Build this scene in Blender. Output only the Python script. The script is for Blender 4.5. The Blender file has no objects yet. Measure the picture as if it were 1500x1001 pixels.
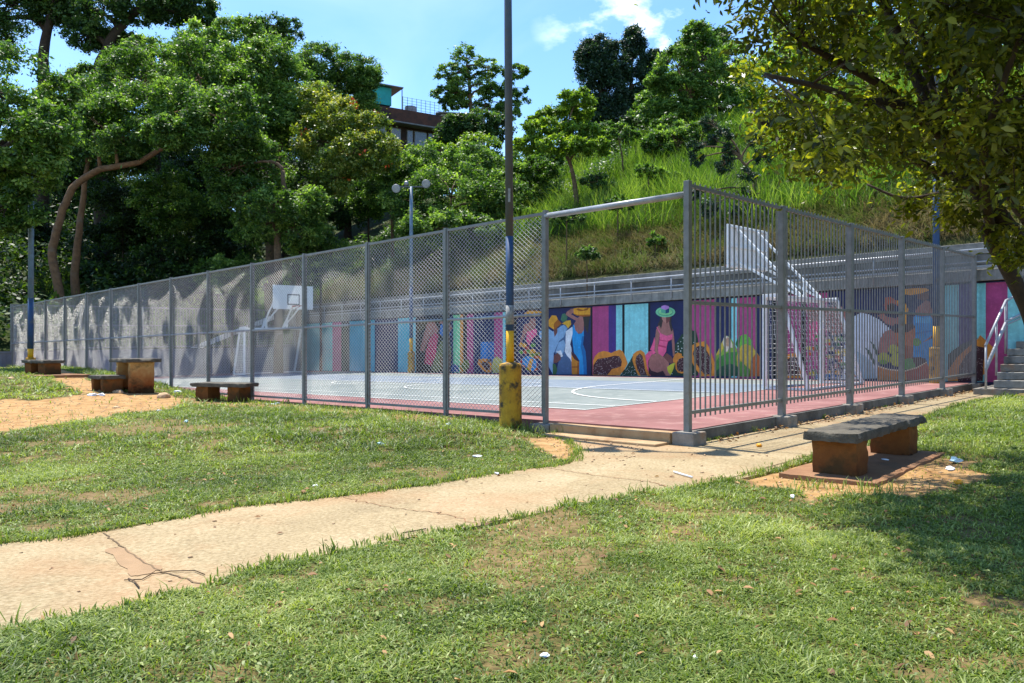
import bpy, math, random
import numpy as np
from mathutils import Vector, Matrix

# ------------------------------------------------------------------ camera, sky, sun
SC = bpy.context.scene
COL = SC.collection
CZ = 1.07            # eye height above the court floor
F = 1150.0           # focal length in pixels of a 1500 px wide frame
HY = 506.5           # horizon row
SL = 0.018           # the whole site climbs gently to the right

cam = bpy.data.objects.new('camera', bpy.data.cameras.new('camera'))
COL.objects.link(cam)
cam.location = (0, 0, CZ)
cam.rotation_euler = (math.radians(90), 0, 0)
cam.data.sensor_width = 36.0
cam.data.lens = 36.0 * F / 1500.0
cam.data.shift_y = (HY - 500.5) / 1500.0
cam.data.clip_start = 0.05
cam.data.clip_end = 2000.0
SC.camera = cam

SUN_EL = math.radians(71.0)
SUN_H = (-0.60, 0.80)
sun_dir = Vector((SUN_H[0] * math.cos(SUN_EL), SUN_H[1] * math.cos(SUN_EL), math.sin(SUN_EL)))

world = bpy.data.worlds.new('World')
SC.world = world
world.use_nodes = True
nt = world.node_tree
nt.nodes.clear()
w_out = nt.nodes.new('ShaderNodeOutputWorld')
w_bg = nt.nodes.new('ShaderNodeBackground')
w_sky = nt.nodes.new('ShaderNodeTexSky')
w_sky.sky_type = 'NISHITA'
w_sky.sun_disc = False
w_sky.sun_elevation = SUN_EL
w_sky.sun_rotation = math.atan2(SUN_H[0], SUN_H[1])
w_sky.altitude = 900
w_sky.air_density = 1.0
w_sky.dust_density = 0.5
w_sky.ozone_density = 3.0
w_bg.inputs['Strength'].default_value = 0.15
# clouds: soft cumulus along the ridge and thin cirrus, in the sky's own direction space
w_tc = nt.nodes.new('ShaderNodeTexCoord')
w_map = nt.nodes.new('ShaderNodeMapping')
w_map.inputs['Scale'].default_value = (1.0, 1.0, 1.9)
w_map.inputs['Location'].default_value = (0.35, 0.1, 0.02)
w_n = nt.nodes.new('ShaderNodeTexNoise')
w_n.inputs['Scale'].default_value = 6.5
w_n.inputs['Detail'].default_value = 9
w_n.inputs['Roughness'].default_value = 0.58
w_r = nt.nodes.new('ShaderNodeValToRGB')
w_r.color_ramp.elements[0].position = 0.56
w_r.color_ramp.elements[1].position = 0.665
w_n2 = nt.nodes.new('ShaderNodeTexNoise')
w_n2.inputs['Scale'].default_value = 2.2
w_n2.inputs['Detail'].default_value = 7
w_n2.inputs['Distortion'].default_value = 1.15
w_r2 = nt.nodes.new('ShaderNodeValToRGB')
w_r2.color_ramp.elements[0].position = 0.42
w_r2.color_ramp.elements[1].position = 0.85
w_r2.color_ramp.elements[1].color = (0.10, 0.10, 0.10, 1)
w_mx0 = nt.nodes.new('ShaderNodeMath')
w_mx0.operation = 'MAXIMUM'
w_mix = nt.nodes.new('ShaderNodeMixRGB')
w_mix.inputs['Color2'].default_value = (9.0, 9.3, 9.8, 1)
w_sep = nt.nodes.new('ShaderNodeSeparateXYZ')
w_mr = nt.nodes.new('ShaderNodeMapRange')          # cumulus only low over the ridge
w_mr.inputs['From Min'].default_value = 0.46
w_mr.inputs['From Max'].default_value = 0.30
w_mr2 = nt.nodes.new('ShaderNodeMapRange')         # and only to the right of the ridge gap
w_mr2.inputs['From Min'].default_value = 0.02
w_mr2.inputs['From Max'].default_value = 0.10
w_mul = nt.nodes.new('ShaderNodeMath'); w_mul.operation = 'MULTIPLY'
w_mul2 = nt.nodes.new('ShaderNodeMath'); w_mul2.operation = 'MULTIPLY'
w_gam = nt.nodes.new('ShaderNodeHueSaturation')
w_gam.inputs['Saturation'].default_value = 1.15
w_gam.inputs['Value'].default_value = 0.98
L = nt.links.new
L(w_tc.outputs['Generated'], w_map.inputs['Vector'])
L(w_map.outputs['Vector'], w_n.inputs['Vector'])
L(w_map.outputs['Vector'], w_n2.inputs['Vector'])
L(w_n.outputs['Fac'], w_r.inputs['Fac'])
L(w_n2.outputs['Fac'], w_r2.inputs['Fac'])
L(w_tc.outputs['Generated'], w_sep.inputs['Vector'])
L(w_sep.outputs['Z'], w_mr.inputs['Value'])
L(w_sep.outputs['X'], w_mr2.inputs['Value'])
L(w_r.outputs['Color'], w_mul.inputs[0]); L(w_mr.outputs['Result'], w_mul.inputs[1])
L(w_mul.outputs[0], w_mul2.inputs[0]); L(w_mr2.outputs['Result'], w_mul2.inputs[1])
L(w_mul2.outputs[0], w_mx0.inputs[0]); L(w_r2.outputs['Color'], w_mx0.inputs[1])
L(w_sky.outputs['Color'], w_gam.inputs['Color'])
L(w_gam.outputs['Color'], w_mix.inputs['Color1'])
L(w_mx0.outputs[0], w_mix.inputs['Fac'])
L(w_mix.outputs['Color'], w_bg.inputs['Color'])
L(w_bg.outputs['Background'], w_out.inputs['Surface'])

sun = bpy.data.objects.new('sun', bpy.data.lights.new('sun', 'SUN'))
COL.objects.link(sun)
sun.data.energy = 4.3
sun.data.angle = math.radians(0.53)
sun.data.color = (1.0, 0.95, 0.86)
sun.rotation_euler = sun_dir.to_track_quat('Z', 'Y').to_euler()
sun.location = sun_dir * 60

SC.view_settings.view_transform = 'Standard'
SC.view_settings.look = 'None'
SC.view_settings.gamma = 1.0
SC.view_settings.use_curve_mapping = False
SC.view_settings.exposure = 1.1

SC.render.engine = 'CYCLES'
SC.cycles.max_bounces = 6
SC.cycles.diffuse_bounces = 3
SC.cycles.glossy_bounces = 2
SC.cycles.transmission_bounces = 3
SC.cycles.transparent_max_bounces = 4
SC.cycles.caustics_reflective = False
SC.cycles.caustics_refractive = False
SC.cycles.use_denoising = True

random.seed(7)
rng = np.random.default_rng(11)

# ------------------------------------------------------------------ coordinates
C0 = (2.12, 9.47)            # corner post of the court fence
U = (-0.715, 0.699)          # along the wire fence, away to the left
V = (0.699, 0.715)           # along the bar fence, away to the right

def W(x, y, z):
    return (x, y, z + SL * x)

def AB(a, b, z):
    return W(C0[0] + a * U[0] + b * V[0], C0[1] + a * U[1] + b * V[1], z)

def toab(x, y):
    dx, dy = x - C0[0], y - C0[1]
    det = U[0] * V[1] - U[1] * V[0]
    return (dx * V[1] - dy * V[0]) / det, (U[0] * dy - U[1] * dx) / det

def hor(px):
    return HY - SL * (px - 750)

def smooth(t):
    t = np.clip(t, 0, 1)
    return t * t * (3 - 2 * t)

def lawn(x, y):              # lawn height above the site plane
    return -0.17 + 0.62 * smooth((-x - 5) / 9) * smooth((y - 11) / 9) + 0.13 * smooth((0.6 - x) / 1.5) * smooth((y - 8) / 3.2)

def at(px, py, z=None):
    """ground point under a picture point; site height z (None: on the lawn)"""
    zz = -0.17 if z is None else z
    for k in range(12 if z is None else 1):
        y = F * (CZ - zz) / max(py - hor(px), 1.0)
        x = (px - 750) / F * y
        if z is None:
            zz = 0.5 * zz + 0.5 * float(lawn(x, y))
    return x, y, zz

def ray(px, py, y):          # true point on a picture ray at distance y
    return ((px - 750) / F * y, y, CZ + (HY - py) / F * y)

def hill_b(s):
    return np.interp(s, [0, 0.5, 2.2, 14, 60, 120], [3.3, 3.7, 4.9, 11.6, 21.5, 23])

def hill_a(t):
    return np.interp(t, [0, 0.6, 10, 60, 120], [1.15, 1.35, 5.6, 18, 22])

def terrain(x, y):
    """site height of bare ground"""
    x = np.asarray(x, float); y = np.asarray(y, float)
    a, b = toab(x, y)
    z = lawn(x, y)
    inside = (b > 0.0) & (a > -0.12) & (a < 30.9) & (b < 13.0)
    z = np.where(inside, -0.25, z)
    za = np.where(a > 30.95, hill_a(a - 30.95), -9)
    k = np.clip((b + 6) / 6, 0, 1)
    za = np.where(a > 30.95, za * k + z * (1 - k), -9)
    zb = np.where(b > 13.8, hill_b(b - 13.8), -9)
    stair = (a < -0.7) & (a > -4.2)
    zs = np.clip((b - 11.0) / 4.2, 0, 1) * 2.3 - 0.3
    zb = np.where(stair & (b > 10.6) & (b < 18), np.minimum(np.maximum(zs, -0.3), 2.2), zb)
    z = np.maximum(z, np.maximum(za, zb))
    return z

# ------------------------------------------------------------------ mesh helpers
ORG = {}

def lin(c):
    return tuple(((v / 255.0) / 12.92 if v / 255.0 <= 0.04045 else ((v / 255.0 + 0.055) / 1.055) ** 2.4) for v in c)

def tag(o, label=None, cat=None, group=None, kind=None):
    if label: o['label'] = label
    if cat: o['category'] = cat
    if group: o['group'] = group
    if kind: o['kind'] = kind
    return o

def thing(name, label, cat, loc, group=None):
    o = bpy.data.objects.new(name, None)
    COL.objects.link(o)
    o.location = loc
    o.empty_display_size = 0.2
    ORG[o] = Vector(loc)
    return tag(o, label, cat, group)

class MB:
    def __init__(s):
        s.v, s.f, s.m = [], [], []
    def add(s, vs, fs, mi=0):
        n = len(s.v)
        s.v += [tuple(p) for p in vs]
        for f in fs:
            s.f.append([i + n for i in f]); s.m.append(mi)
    def hexa(s, p, mi=0):        # 8 corners: bottom ring then top ring
        s.add(p, [(3, 2, 1, 0), (4, 5, 6, 7), (0, 1, 5, 4), (1, 2, 6, 5), (2, 3, 7, 6), (3, 0, 4, 7)], mi)
    def boxab(s, a0, a1, b0, b1, z0, z1, mi=0):
        q = [(a1, b0), (a0, b0), (a0, b1), (a1, b1)]
        s.hexa([AB(a, b, z0) for a, b in q] + [AB(a, b, z1) for a, b in q], mi)
    def box(s, c, size, rz=0.0, mi=0):   # c = centre of the bottom face, true coords
        cx, cy, cz = c; hx, hy = size[0] / 2, size[1] / 2
        co, si = math.cos(rz), math.sin(rz)
        q = [(-hx, -hy), (hx, -hy), (hx, hy), (-hx, hy)]
        r = [(cx + x * co - y * si, cy + x * si + y * co) for x, y in q]
        s.hexa([(x, y, cz) for x, y in r] + [(x, y, cz + size[2]) for x, y in r], mi)
    def beam(s, p, q, w, h=None, mi=0, up=(0, 0, 1)):   # square section bar between two true points
        p, q = Vector(p), Vector(q); d = (q - p).normalized()
        u = Vector(up)
        if abs(d.dot(u)) > 0.98: u = Vector((U[0], U[1], 0))
        a = d.cross(u).normalized(); b = a.cross(d).normalized()
        h = w if h is None else h
        r = [(-w/2, -h/2), (w/2, -h/2), (w/2, h/2), (-w/2, h/2)]
        s.hexa([p + a * x + b * y for x, y in r] + [q + a * x + b * y for x, y in r], mi)
    def tube(s, pts, rad, n=8, mi=0, cap=True):
        pts = [Vector(p) for p in pts]
        if not hasattr(rad, '__len__'): rad = [rad] * len(pts)
        base = len(s.v); ref = None
        for i, p in enumerate(pts):
            d = (pts[min(i + 1, len(pts) - 1)] - pts[max(i - 1, 0)]).normalized()
            if ref is None:
                ref = d.cross(Vector((0, 0, 1)) if abs(d.z) < 0.9 else Vector((1, 0, 0))).normalized()
            ref = (ref - d * ref.dot(d)).normalized()
            b = d.cross(ref)
            for k in range(n):
                t = 2 * math.pi * k / n
                s.v.append(tuple(p + (ref * math.cos(t) + b * math.sin(t)) * rad[i]))
        for i in range(len(pts) - 1):
            for k in range(n):
                k2 = (k + 1) % n
                s.f.append([base + i*n + k, base + i*n + k2, base + (i+1)*n + k2, base + (i+1)*n + k]); s.m.append(mi)
        if cap:
            s.f.append([base + k for k in range(n)][::-1]); s.m.append(mi)
            e = base + (len(pts) - 1) * n
            s.f.append([e + k for k in range(n)]); s.m.append(mi)
    def build(s, name, mats, parent=None, smooth=False, bevel=0.0):
        me = bpy.data.meshes.new(name)
        org = ORG[parent] if parent is not None else Vector((0, 0, 0))
        me.from_pydata([(x - org.x, y - org.y, z - org.z) for x, y, z in s.v], [], s.f)
        if not isinstance(mats, (list, tuple)): mats = [mats]
        for m in mats: me.materials.append(m)
        if len(mats) > 1: me.polygons.foreach_set('material_index', s.m)
        if smooth: me.polygons.foreach_set('use_smooth', [True] * len(s.f))
        me.update()
        o = bpy.data.objects.new(name, me)
        COL.objects.link(o)
        if parent is not None: o.parent = parent
        ORG[o] = org
        if bevel > 0:
            b = o.modifiers.new('bevel', 'BEVEL'); b.width = bevel; b.segments = 2; b.limit_method = 'ANGLE'
        return o

def np_mesh(name, Vt, k, mats, parent=None, attrs=None, smooth=False, faces=None):
    """big mesh: consecutive k vertices make a face (or faces given as an index array)"""
    me = bpy.data.meshes.new(name)
    Vt = np.asarray(Vt, np.float32)
    if parent is not None:
        Vt = Vt - np.array(ORG[parent], np.float32)
    n = len(Vt)
    if faces is None:
        idx = np.arange(n, dtype=np.int32)
        nf = n // k
    else:
        idx = np.asarray(faces, np.int32).ravel(); nf = len(faces); k = faces.shape[1]
    me.vertices.add(n); me.vertices.foreach_set('co', Vt.ravel())
    me.loops.add(len(idx)); me.loops.foreach_set('vertex_index', idx)
    me.polygons.add(nf)
    me.polygons.foreach_set('loop_start', np.arange(0, nf * k, k, dtype=np.int32))
    me.polygons.foreach_set('loop_total', np.full(nf, k, np.int32))
    if smooth: me.polygons.foreach_set('use_smooth', np.ones(nf, bool))
    me.update(calc_edges=True)
    for nm, arr in (attrs or {}).items():
        at_ = me.attributes.new(nm, 'FLOAT', 'POINT')
        at_.data.foreach_set('value', np.asarray(arr, np.float32))
    for m in (mats if isinstance(mats, (list, tuple)) else [mats]): me.materials.append(m)
    o = bpy.data.objects.new(name, me)
    COL.objects.link(o)
    if parent is not None: o.parent = parent
    ORG[o] = ORG[parent] if parent is not None else Vector((0, 0, 0))
    return o

def vnoise(x, y, seed=0):
    """smooth value noise 0..1"""
    x = np.asarray(x, float); y = np.asarray(y, float)
    xi = np.floor(x).astype(np.int64); yi = np.floor(y).astype(np.int64)
    fx, fy = x - xi, y - yi
    fx = fx * fx * (3 - 2 * fx); fy = fy * fy * (3 - 2 * fy)
    def h(i, j):
        n = (i * 374761393 + j * 668265263 + seed * 982451653) & 0xffffffff
        n = ((n ^ (n >> 13)) * 1274126177) & 0xffffffff
        return ((n ^ (n >> 16)) & 0xffff) / 65535.0
    return (h(xi, yi) * (1 - fx) + h(xi + 1, yi) * fx) * (1 - fy) + (h(xi, yi + 1) * (1 - fx) + h(xi + 1, yi + 1) * fx) * fy

def fbm(x, y, seed=0, o=4):
    t = 0; a = 0.5; s = 0
    for k in range(o):
        t = t + a * vnoise(x * 2**k, y * 2**k, seed + k); s += a; a *= 0.5
    return t / s

def inpoly(x, y, poly):
    x = np.asarray(x); y = np.asarray(y)
    r = np.zeros(x.shape, bool); n = len(poly)
    for i in range(n):
        x0, y0 = poly[i][:2]; x1, y1 = poly[(i + 1) % n][:2]
        if y0 == y1: continue
        c = ((y0 > y) != (y1 > y)) & (x < (x1 - x0) * (y - y0) / (y1 - y0) + x0)
        r ^= c
    return r

# ------------------------------------------------------------------ materials
def newmat(name):
    m = bpy.data.materials.new(name); m.use_nodes = True
    nt = m.node_tree; nt.nodes.clear()
    out = nt.nodes.new('ShaderNodeOutputMaterial')
    return m, nt, out

def mat(name, c, rough=0.6, c2=None, scale=6.0, c3=None, scale3=1.2, bump=0.0, bscale=60.0, metal=0.0, amount=(0.35, 0.7), spec=0.4, am3=(0.55, 0.75)):
    """surface with two scales of colour wear; sRGB 0-255 colours"""
    m, nt, out = newmat(name)
    b = nt.nodes.new('ShaderNodeBsdfPrincipled')
    b.inputs['Roughness'].default_value = rough
    b.inputs['Metallic'].default_value = metal
    b.inputs['Specular IOR Level'].default_value = spec
    nt.links.new(b.outputs[0], out.inputs[0])
    tc = nt.nodes.new('ShaderNodeTexCoord')
    col = None
    def layer(prev, c1, c2, sc, am):
        n = nt.nodes.new('ShaderNodeTexNoise'); n.inputs['Scale'].default_value = sc
        n.inputs['Detail'].default_value = 8; n.inputs['Roughness'].default_value = 0.62
        nt.links.new(tc.outputs['Object'], n.inputs['Vector'])
        r = nt.nodes.new('ShaderNodeValToRGB')
        r.color_ramp.elements[0].position, r.color_ramp.elements[1].position = am
        nt.links.new(n.outputs['Fac'], r.inputs['Fac'])
        x = nt.nodes.new('ShaderNodeMixRGB')
        nt.links.new(r.outputs['Color'], x.inputs['Fac'])
        if prev is None: x.inputs['Color1'].default_value = (*lin(c1), 1)
        else: nt.links.new(prev, x.inputs['Color1'])
        x.inputs['Color2'].default_value = (*lin(c2), 1)
        return x.outputs['Color']
    if c2 is None: c2 = tuple(v * 0.85 for v in c)
    col = layer(None, c, c2, scale, amount)
    if c3 is not None: col = layer(col, None, c3, scale3, am3)
    nt.links.new(col, b.inputs['Base Color'])
    if bump > 0:
        n = nt.nodes.new('ShaderNodeTexNoise'); n.inputs['Scale'].default_value = bscale; n.inputs['Detail'].default_value = 6
        nt.links.new(tc.outputs['Object'], n.inputs['Vector'])
        bp = nt.nodes.new('ShaderNodeBump'); bp.inputs['Strength'].default_value = bump; bp.inputs['Distance'].default_value = 0.02
        nt.links.new(n.outputs['Fac'], bp.inputs['Height']); nt.links.new(bp.outputs[0], b.inputs['Normal'])
    return m

def leafmat(name, dark, mid, light, trans=0.4, rough=0.42, tcol=None, spec=0.5):
    """leaves: colour by the 'tint' attribute; light passes through them"""
    m, nt, out = newmat(name)
    at_ = nt.nodes.new('ShaderNodeAttribute'); at_.attribute_name = 'tint'
    r = nt.nodes.new('ShaderNodeValToRGB')
    e = r.color_ramp.elements
    e[0].position = 0.0; e[0].color = (*lin(dark), 1)
    e[1].position = 1.0; e[1].color = (*lin(light), 1)
    k = e.new(0.5); k.color = (*lin(mid), 1)
    nt.links.new(at_.outputs['Fac'], r.inputs['Fac'])
    b = nt.nodes.new('ShaderNodeBsdfPrincipled')
    b.inputs['Roughness'].default_value = rough
    b.inputs['Specular IOR Level'].default_value = spec
    nt.links.new(r.outputs['Color'], b.inputs['Base Color'])
    t = nt.nodes.new('ShaderNodeBsdfTranslucent')
    mx = nt.nodes.new('ShaderNodeMixRGB'); mx.blend_type = 'MULTIPLY'; mx.inputs['Fac'].default_value = 1
    mx.inputs['Color2'].default_value = (*(tcol or (1.9, 1.75, 0.55)), 1)
    nt.links.new(r.outputs['Color'], mx.inputs['Color1'])
    nt.links.new(mx.outputs[0], t.inputs['Color'])
    s = nt.nodes.new('ShaderNodeMixShader'); s.inputs['Fac'].default_value = trans
    nt.links.new(b.outputs[0], s.inputs[1]); nt.links.new(t.outputs[0], s.inputs[2])
    nt.links.new(s.outputs[0], out.inputs[0])
    return m

def add_streaks(m, amount=0.35, foot=None):
    """rain streaks down a wall, and a splash line of dirt at its foot"""
    nt_ = m.node_tree; b = [n for n in nt_.nodes if n.type == 'BSDF_PRINCIPLED'][0]
    src = b.inputs['Base Color'].links[0].from_socket
    tc_ = nt_.nodes.new('ShaderNodeTexCoord'); mp_ = nt_.nodes.new('ShaderNodeMapping'); mp_.inputs['Scale'].default_value = (5, 5, 0.35)
    n_ = nt_.nodes.new('ShaderNodeTexNoise'); n_.inputs['Scale'].default_value = 1.6; n_.inputs['Detail'].default_value = 8
    r_ = nt_.nodes.new('ShaderNodeValToRGB'); r_.color_ramp.elements[0].position = 0.50; r_.color_ramp.elements[1].position = 0.72
    r_.color_ramp.elements[1].color = (amount, amount, amount, 1)
    x_ = nt_.nodes.new('ShaderNodeMixRGB'); x_.inputs['Color2'].default_value = (0.05, 0.045, 0.038, 1)
    nt_.links.new(tc_.outputs['Object'], mp_.inputs['Vector']); nt_.links.new(mp_.outputs['Vector'], n_.inputs['Vector'])
    nt_.links.new(n_.outputs['Fac'], r_.inputs['Fac']); nt_.links.new(r_.outputs['Color'], x_.inputs['Fac'])
    nt_.links.new(src, x_.inputs['Color1']); out_ = x_.outputs['Color']
    nt_.links.new(out_, b.inputs['Base Color'])
    return m
M = {}
M['metal'] = mat('fence_paint', (126, 126, 122), 0.5, (104, 104, 99), 9, (112, 88, 66), 5, am3=(0.62, 0.78), spec=0.5)
M['wire'] = mat('galvanised_wire', (206, 206, 204), 0.42, (190, 190, 188), 14, metal=0.6, spec=0.7)
M['rail'] = mat('rail_paint', (160, 163, 168), 0.35, (135, 138, 142), 9, spec=0.6)
M['white_paint'] = mat('white_paint', (240, 240, 237), 0.45, (222, 222, 218), 7, (150, 128, 104), 5, am3=(0.7, 0.85))
M['net'] = mat('net_cord', (240, 239, 234), 0.8, (190, 188, 180), 8)
M['concrete'] = mat('grey_concrete', (146, 143, 136), 0.85, (112, 110, 104), 3.2, (86, 84, 80), 1.3, 0.35, 40)
M['concrete_dark'] = mat('weathered_concrete', (112, 110, 104), 0.9, (80, 79, 75), 2.4, (60, 60, 56), 0.9, 0.4, 30, am3=(0.5, 0.7))
M['pier'] = mat('pier_concrete', (140, 134, 124), 0.9, (108, 103, 95), 6, (150, 108, 72), 3.4, 0.4, 50)
M['yellow'] = mat('yellow_paint', (184, 142, 30), 0.7, (150, 110, 22), 4, (58, 50, 32), 5.5, 0.4, 60, am3=(0.50, 0.62), amount=(0.4, 0.62))
M['blue'] = mat('blue_paint', (44, 78, 118), 0.6, (34, 58, 92), 5, (84, 92, 98), 5, am3=(0.5, 0.72))
M['pole_grey'] = mat('pole_steel', (78, 84, 88), 0.5, (64, 68, 70), 8, (96, 88, 78), 4)
M['pole_blue'] = mat('bluish_steel', (104, 128, 146), 0.45, (84, 104, 120), 6, (120, 116, 108), 4)
M['tape'] = mat('worn_tape', (150, 150, 146), 0.6, (112, 112, 112), 22, (198, 198, 196), 14)
M['bench_top'] = mat('bench_slab', (98, 92, 80), 0.92, (68, 64, 56), 8, (42, 40, 34), 3.0, 0.6, 45)
M['plaster'] = mat('ochre_plaster', (176, 112, 48), 0.9, (150, 86, 32), 4, (84, 60, 34), 3.0, 0.4, 40, am3=(0.5, 0.72))
M['plaster_pale'] = mat('faded_plaster', (196, 150, 84), 0.9, (176, 112, 50), 2.6, (110, 70, 36), 3.0, 0.4, 40, am3=(0.52, 0.74))
M['dark_moss'] = mat('mossy_concrete', (60, 58, 48), 0.95, (42, 42, 34), 6, bump=0.4)
M['footslab'] = mat('earthy_slab', (140, 104, 74), 0.95, (118, 82, 55), 4, (104, 90, 72), 2, 0.4, 40)
M['stone'] = mat('field_stone', (188, 158, 122), 0.95, (146, 118, 90), 6, bump=0.5, bscale=20)
M['paper'] = mat('white_litter', (232, 234, 238), 0.6, (196, 204, 216), 14)
M['litter_blue'] = mat('blue_litter', (168, 206, 222), 0.35, (220, 236, 240), 12)
M['fruit'] = mat('yellow_fruit', (228, 160, 30), 0.45, (200, 116, 20), 9)
M['bark'] = mat('bark', (104, 84, 62), 0.95, (70, 56, 42), 7, (128, 112, 90), 3, 0.7, 22)
M['bark_orange'] = mat('warm_bark', (128, 96, 66), 0.95, (88, 66, 46), 5, (110, 100, 86), 2, 0.8, 12)
M['bark_dark'] = mat('dark_bark', (66, 54, 42), 0.95, (42, 34, 28), 8, (96, 84, 64), 4, 0.7, 30)
M['black'] = mat('black_paint', (22, 24, 28), 0.5)
M['red'] = mat('red_paint', (150, 48, 34), 0.5, (118, 40, 30), 8)
M['lens'] = mat('lamp_glass', (138, 146, 148), 0.15, (112, 120, 122), 6, spec=0.7)
M['reflector'] = mat('lamp_reflector', (150, 154, 158), 0.4, (126, 128, 130), 8, metal=0.4)
for k_ in ('concrete', 'concrete_dark'): add_streaks(M[k_], 0.45)
# ------------------------------------------------------------------ ground sheet
PATH_PX = [(-420, 1060), (0, 925), (120, 902), (250, 872), (360, 840), (480, 812), (590, 790), (700, 770), (850, 739), (940, 724), (1000, 715), (1060, 705),
           (1092, 700), (1140, 688), (1186, 674), (1240, 655), (1290, 640), (1340, 618), (1380, 604), (1412, 592), (1460, 583), (1540, 572), (1560, 566), (1450, 566), (1380, 577), (1320, 590),
           (1240, 605), (1140, 624), (1060, 640), (1012, 650), (985, 648), (900, 640), (830, 634), (812, 640), (850, 660), (835, 680), (750, 691), (620, 712), (500, 728), (350, 743),
           (250, 762), (150, 779), (60, 792), (0, 798), (-420, 850)]
path_poly = [at(px, py, -0.16)[:2] for px, py in PATH_PX]
# subdivide and roughen the rim of the path
rim = []
r2 = random.Random(3)
for i in range(len(path_poly)):
    p, q = path_poly[i], path_poly[(i + 1) % len(path_poly)]
    d = math.hypot(q[0]-p[0], q[1]-p[1]); n = max(1, int(d / 0.12))
    for k in range(n):
        t = k / n
        rim.append((p[0] + (q[0]-p[0])*t + r2.uniform(-.018, .018), p[1] + (q[1]-p[1])*t + r2.uniform(-.018, .018)))
path_poly = rim

def pxpoly(l): return [at(px, py)[:2] for px, py in l]
DIRT = [pxpoly([(-200, 596), (0, 588), (60, 587), (120, 580), (165, 577), (225, 577), (262, 583), (272, 592), (240, 601), (150, 613), (60, 627), (0, 637), (-200, 655)]),
        pxpoly([(770, 640), (840, 636), (960, 640), (1010, 652), (960, 668), (850, 684), (800, 668)]),
        pxpoly([(1090, 702), (1190, 678), (1260, 690), (1370, 668), (1425, 680), (1420, 715), (1330, 735), (1200, 728), (1120, 722)]),
        pxpoly([(1128, 700), (1145, 690), (1200, 700), (1190, 735), (1140, 728)]),
        pxpoly([(255, 583), (400, 588), (530, 604), (640, 610), (700, 614), (690, 620), (600, 617), (500, 608), (380, 600), (280, 592)]),
        pxpoly([(690, 935), (800, 920), (830, 985), (770, 1010), (690, 1000)]),
        pxpoly([(60, 540), (130, 556), (165, 575), (120, 580), (80, 560)])]
FLOORS = []     # filled with bench slab rectangles etc. where no grass grows

def dirt_at(x, y, both=False):
    x = np.asarray(x, float); y = np.asarray(y, float)
    d = np.zeros(x.shape); s_ = np.zeros(x.shape)
    jx = x + 0.30 * (fbm(x * 2.2, y * 2.2, 5) - 0.5) * 2; jy = y + 0.30 * (fbm(x * 2.2, y * 2.2, 9) - 0.5) * 2
    for k, p in enumerate(DIRT):
        w_ = inpoly(jx, jy, p) * (0.93 if k not in (4, 5) else 0.6)
        d = np.maximum(d, w_)
        if k != 5: s_ = np.maximum(s_, w_)
    # threadbare patches
    n = fbm(x * 0.9, y * 0.9, 21, 5)
    d = np.maximum(d, smooth((n - 0.605) / 0.12) * 0.72)
    n = fbm(x * 2.7 + 40, y * 2.7, 33, 3)
    d = np.maximum(d, smooth((n - 0.64) / 0.10) * 0.7)
    return (d, s_) if both else d

av = np.unique(np.concatenate([np.arange(-60, -14, 4), np.arange(-14, 22, 0.13), np.arange(22, 30.8, 0.5), [30.9, 31.0], np.arange(31.5, 60, 1.0), np.arange(60, 200, 6), [-0.8, -0.62, -4.2, -4.3]]))
bv = np.unique(np.concatenate([np.arange(-60, -13, 4), np.arange(-13, -0.2, 0.13), [-0.15, 0.04], np.arange(1, 12.5, 1.5), [12.72, 13.78, 13.86], np.arange(14, 40, 0.7), np.arange(40, 200, 6)]))
A, B = np.meshgrid(av, bv, indexing='ij')
GX = C0[0] + A * U[0] + B * V[0]; GY = C0[1] + A * U[1] + B * V[1]
GZ = terrain(GX, GY)
hillmask = ((B > 13.7) | (A > 30.93)).astype(float)
GZ = GZ + (1 - hillmask) * (B < 0) * fbm(GX * 1.3, GY * 1.3, 2) * 0.03 + hillmask * (fbm(GX * 0.5, GY * 0.5, 4) - 0.5) * 0.8 * (np.maximum(B - 13.9, A - 31) > 0.6)
onpath = inpoly(GX, GY, path_poly)
GZ = np.where(onpath, -0.19, GZ)
dirt, sand = dirt_at(GX, GY, True)
dirt = np.maximum(dirt, onpath * 1.0)
# hill: 0..1 how bare and dry it is (the cut bank above the wall)
bank = np.clip(1 - np.abs((B - 13.8) - 1.6) / 2.4, 0, 1) * (A < 34)
bank = np.maximum(bank, np.clip(1 - np.abs((A - 31) - 2.0) / 3.0, 0, 1) * (B > 5) * (A > 30.9))
na, nb = len(av), len(bv)
idx = np.arange(na * nb).reshape(na, nb)
FCS = np.stack([idx[:-1, :-1].ravel(), idx[:-1, 1:].ravel(), idx[1:, 1:].ravel(), idx[1:, :-1].ravel()], 1)

m, nt, out = newmat('ground_soil'); M['ground'] = m
b = nt.nodes.new('ShaderNodeBsdfPrincipled'); b.inputs['Roughness'].default_value = 0.95; b.inputs['Specular IOR Level'].default_value = 0.15
nt.links.new(b.outputs[0], out.inputs[0])
tc = nt.nodes.new('ShaderNodeTexCoord')
def nz(sc, det=8, rough=0.62):
    n = nt.nodes.new('ShaderNodeTexNoise'); n.inputs['Scale'].default_value = sc; n.inputs['Detail'].default_value = det; n.inputs['Roughness'].default_value = rough
    nt.links.new(tc.outputs['Object'], n.inputs['Vector']); return n.outputs['Fac']
def ramp(f, stops):
    r = nt.nodes.new('ShaderNodeValToRGB'); e = r.color_ramp.elements
    while len(e) < len(stops): e.new(0.5)
    for k, (p, c) in enumerate(stops): e[k].position = p; e[k].color = (*lin(c), 1)
    nt.links.new(f, r.inputs['Fac']); return r.outputs['Color']
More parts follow.
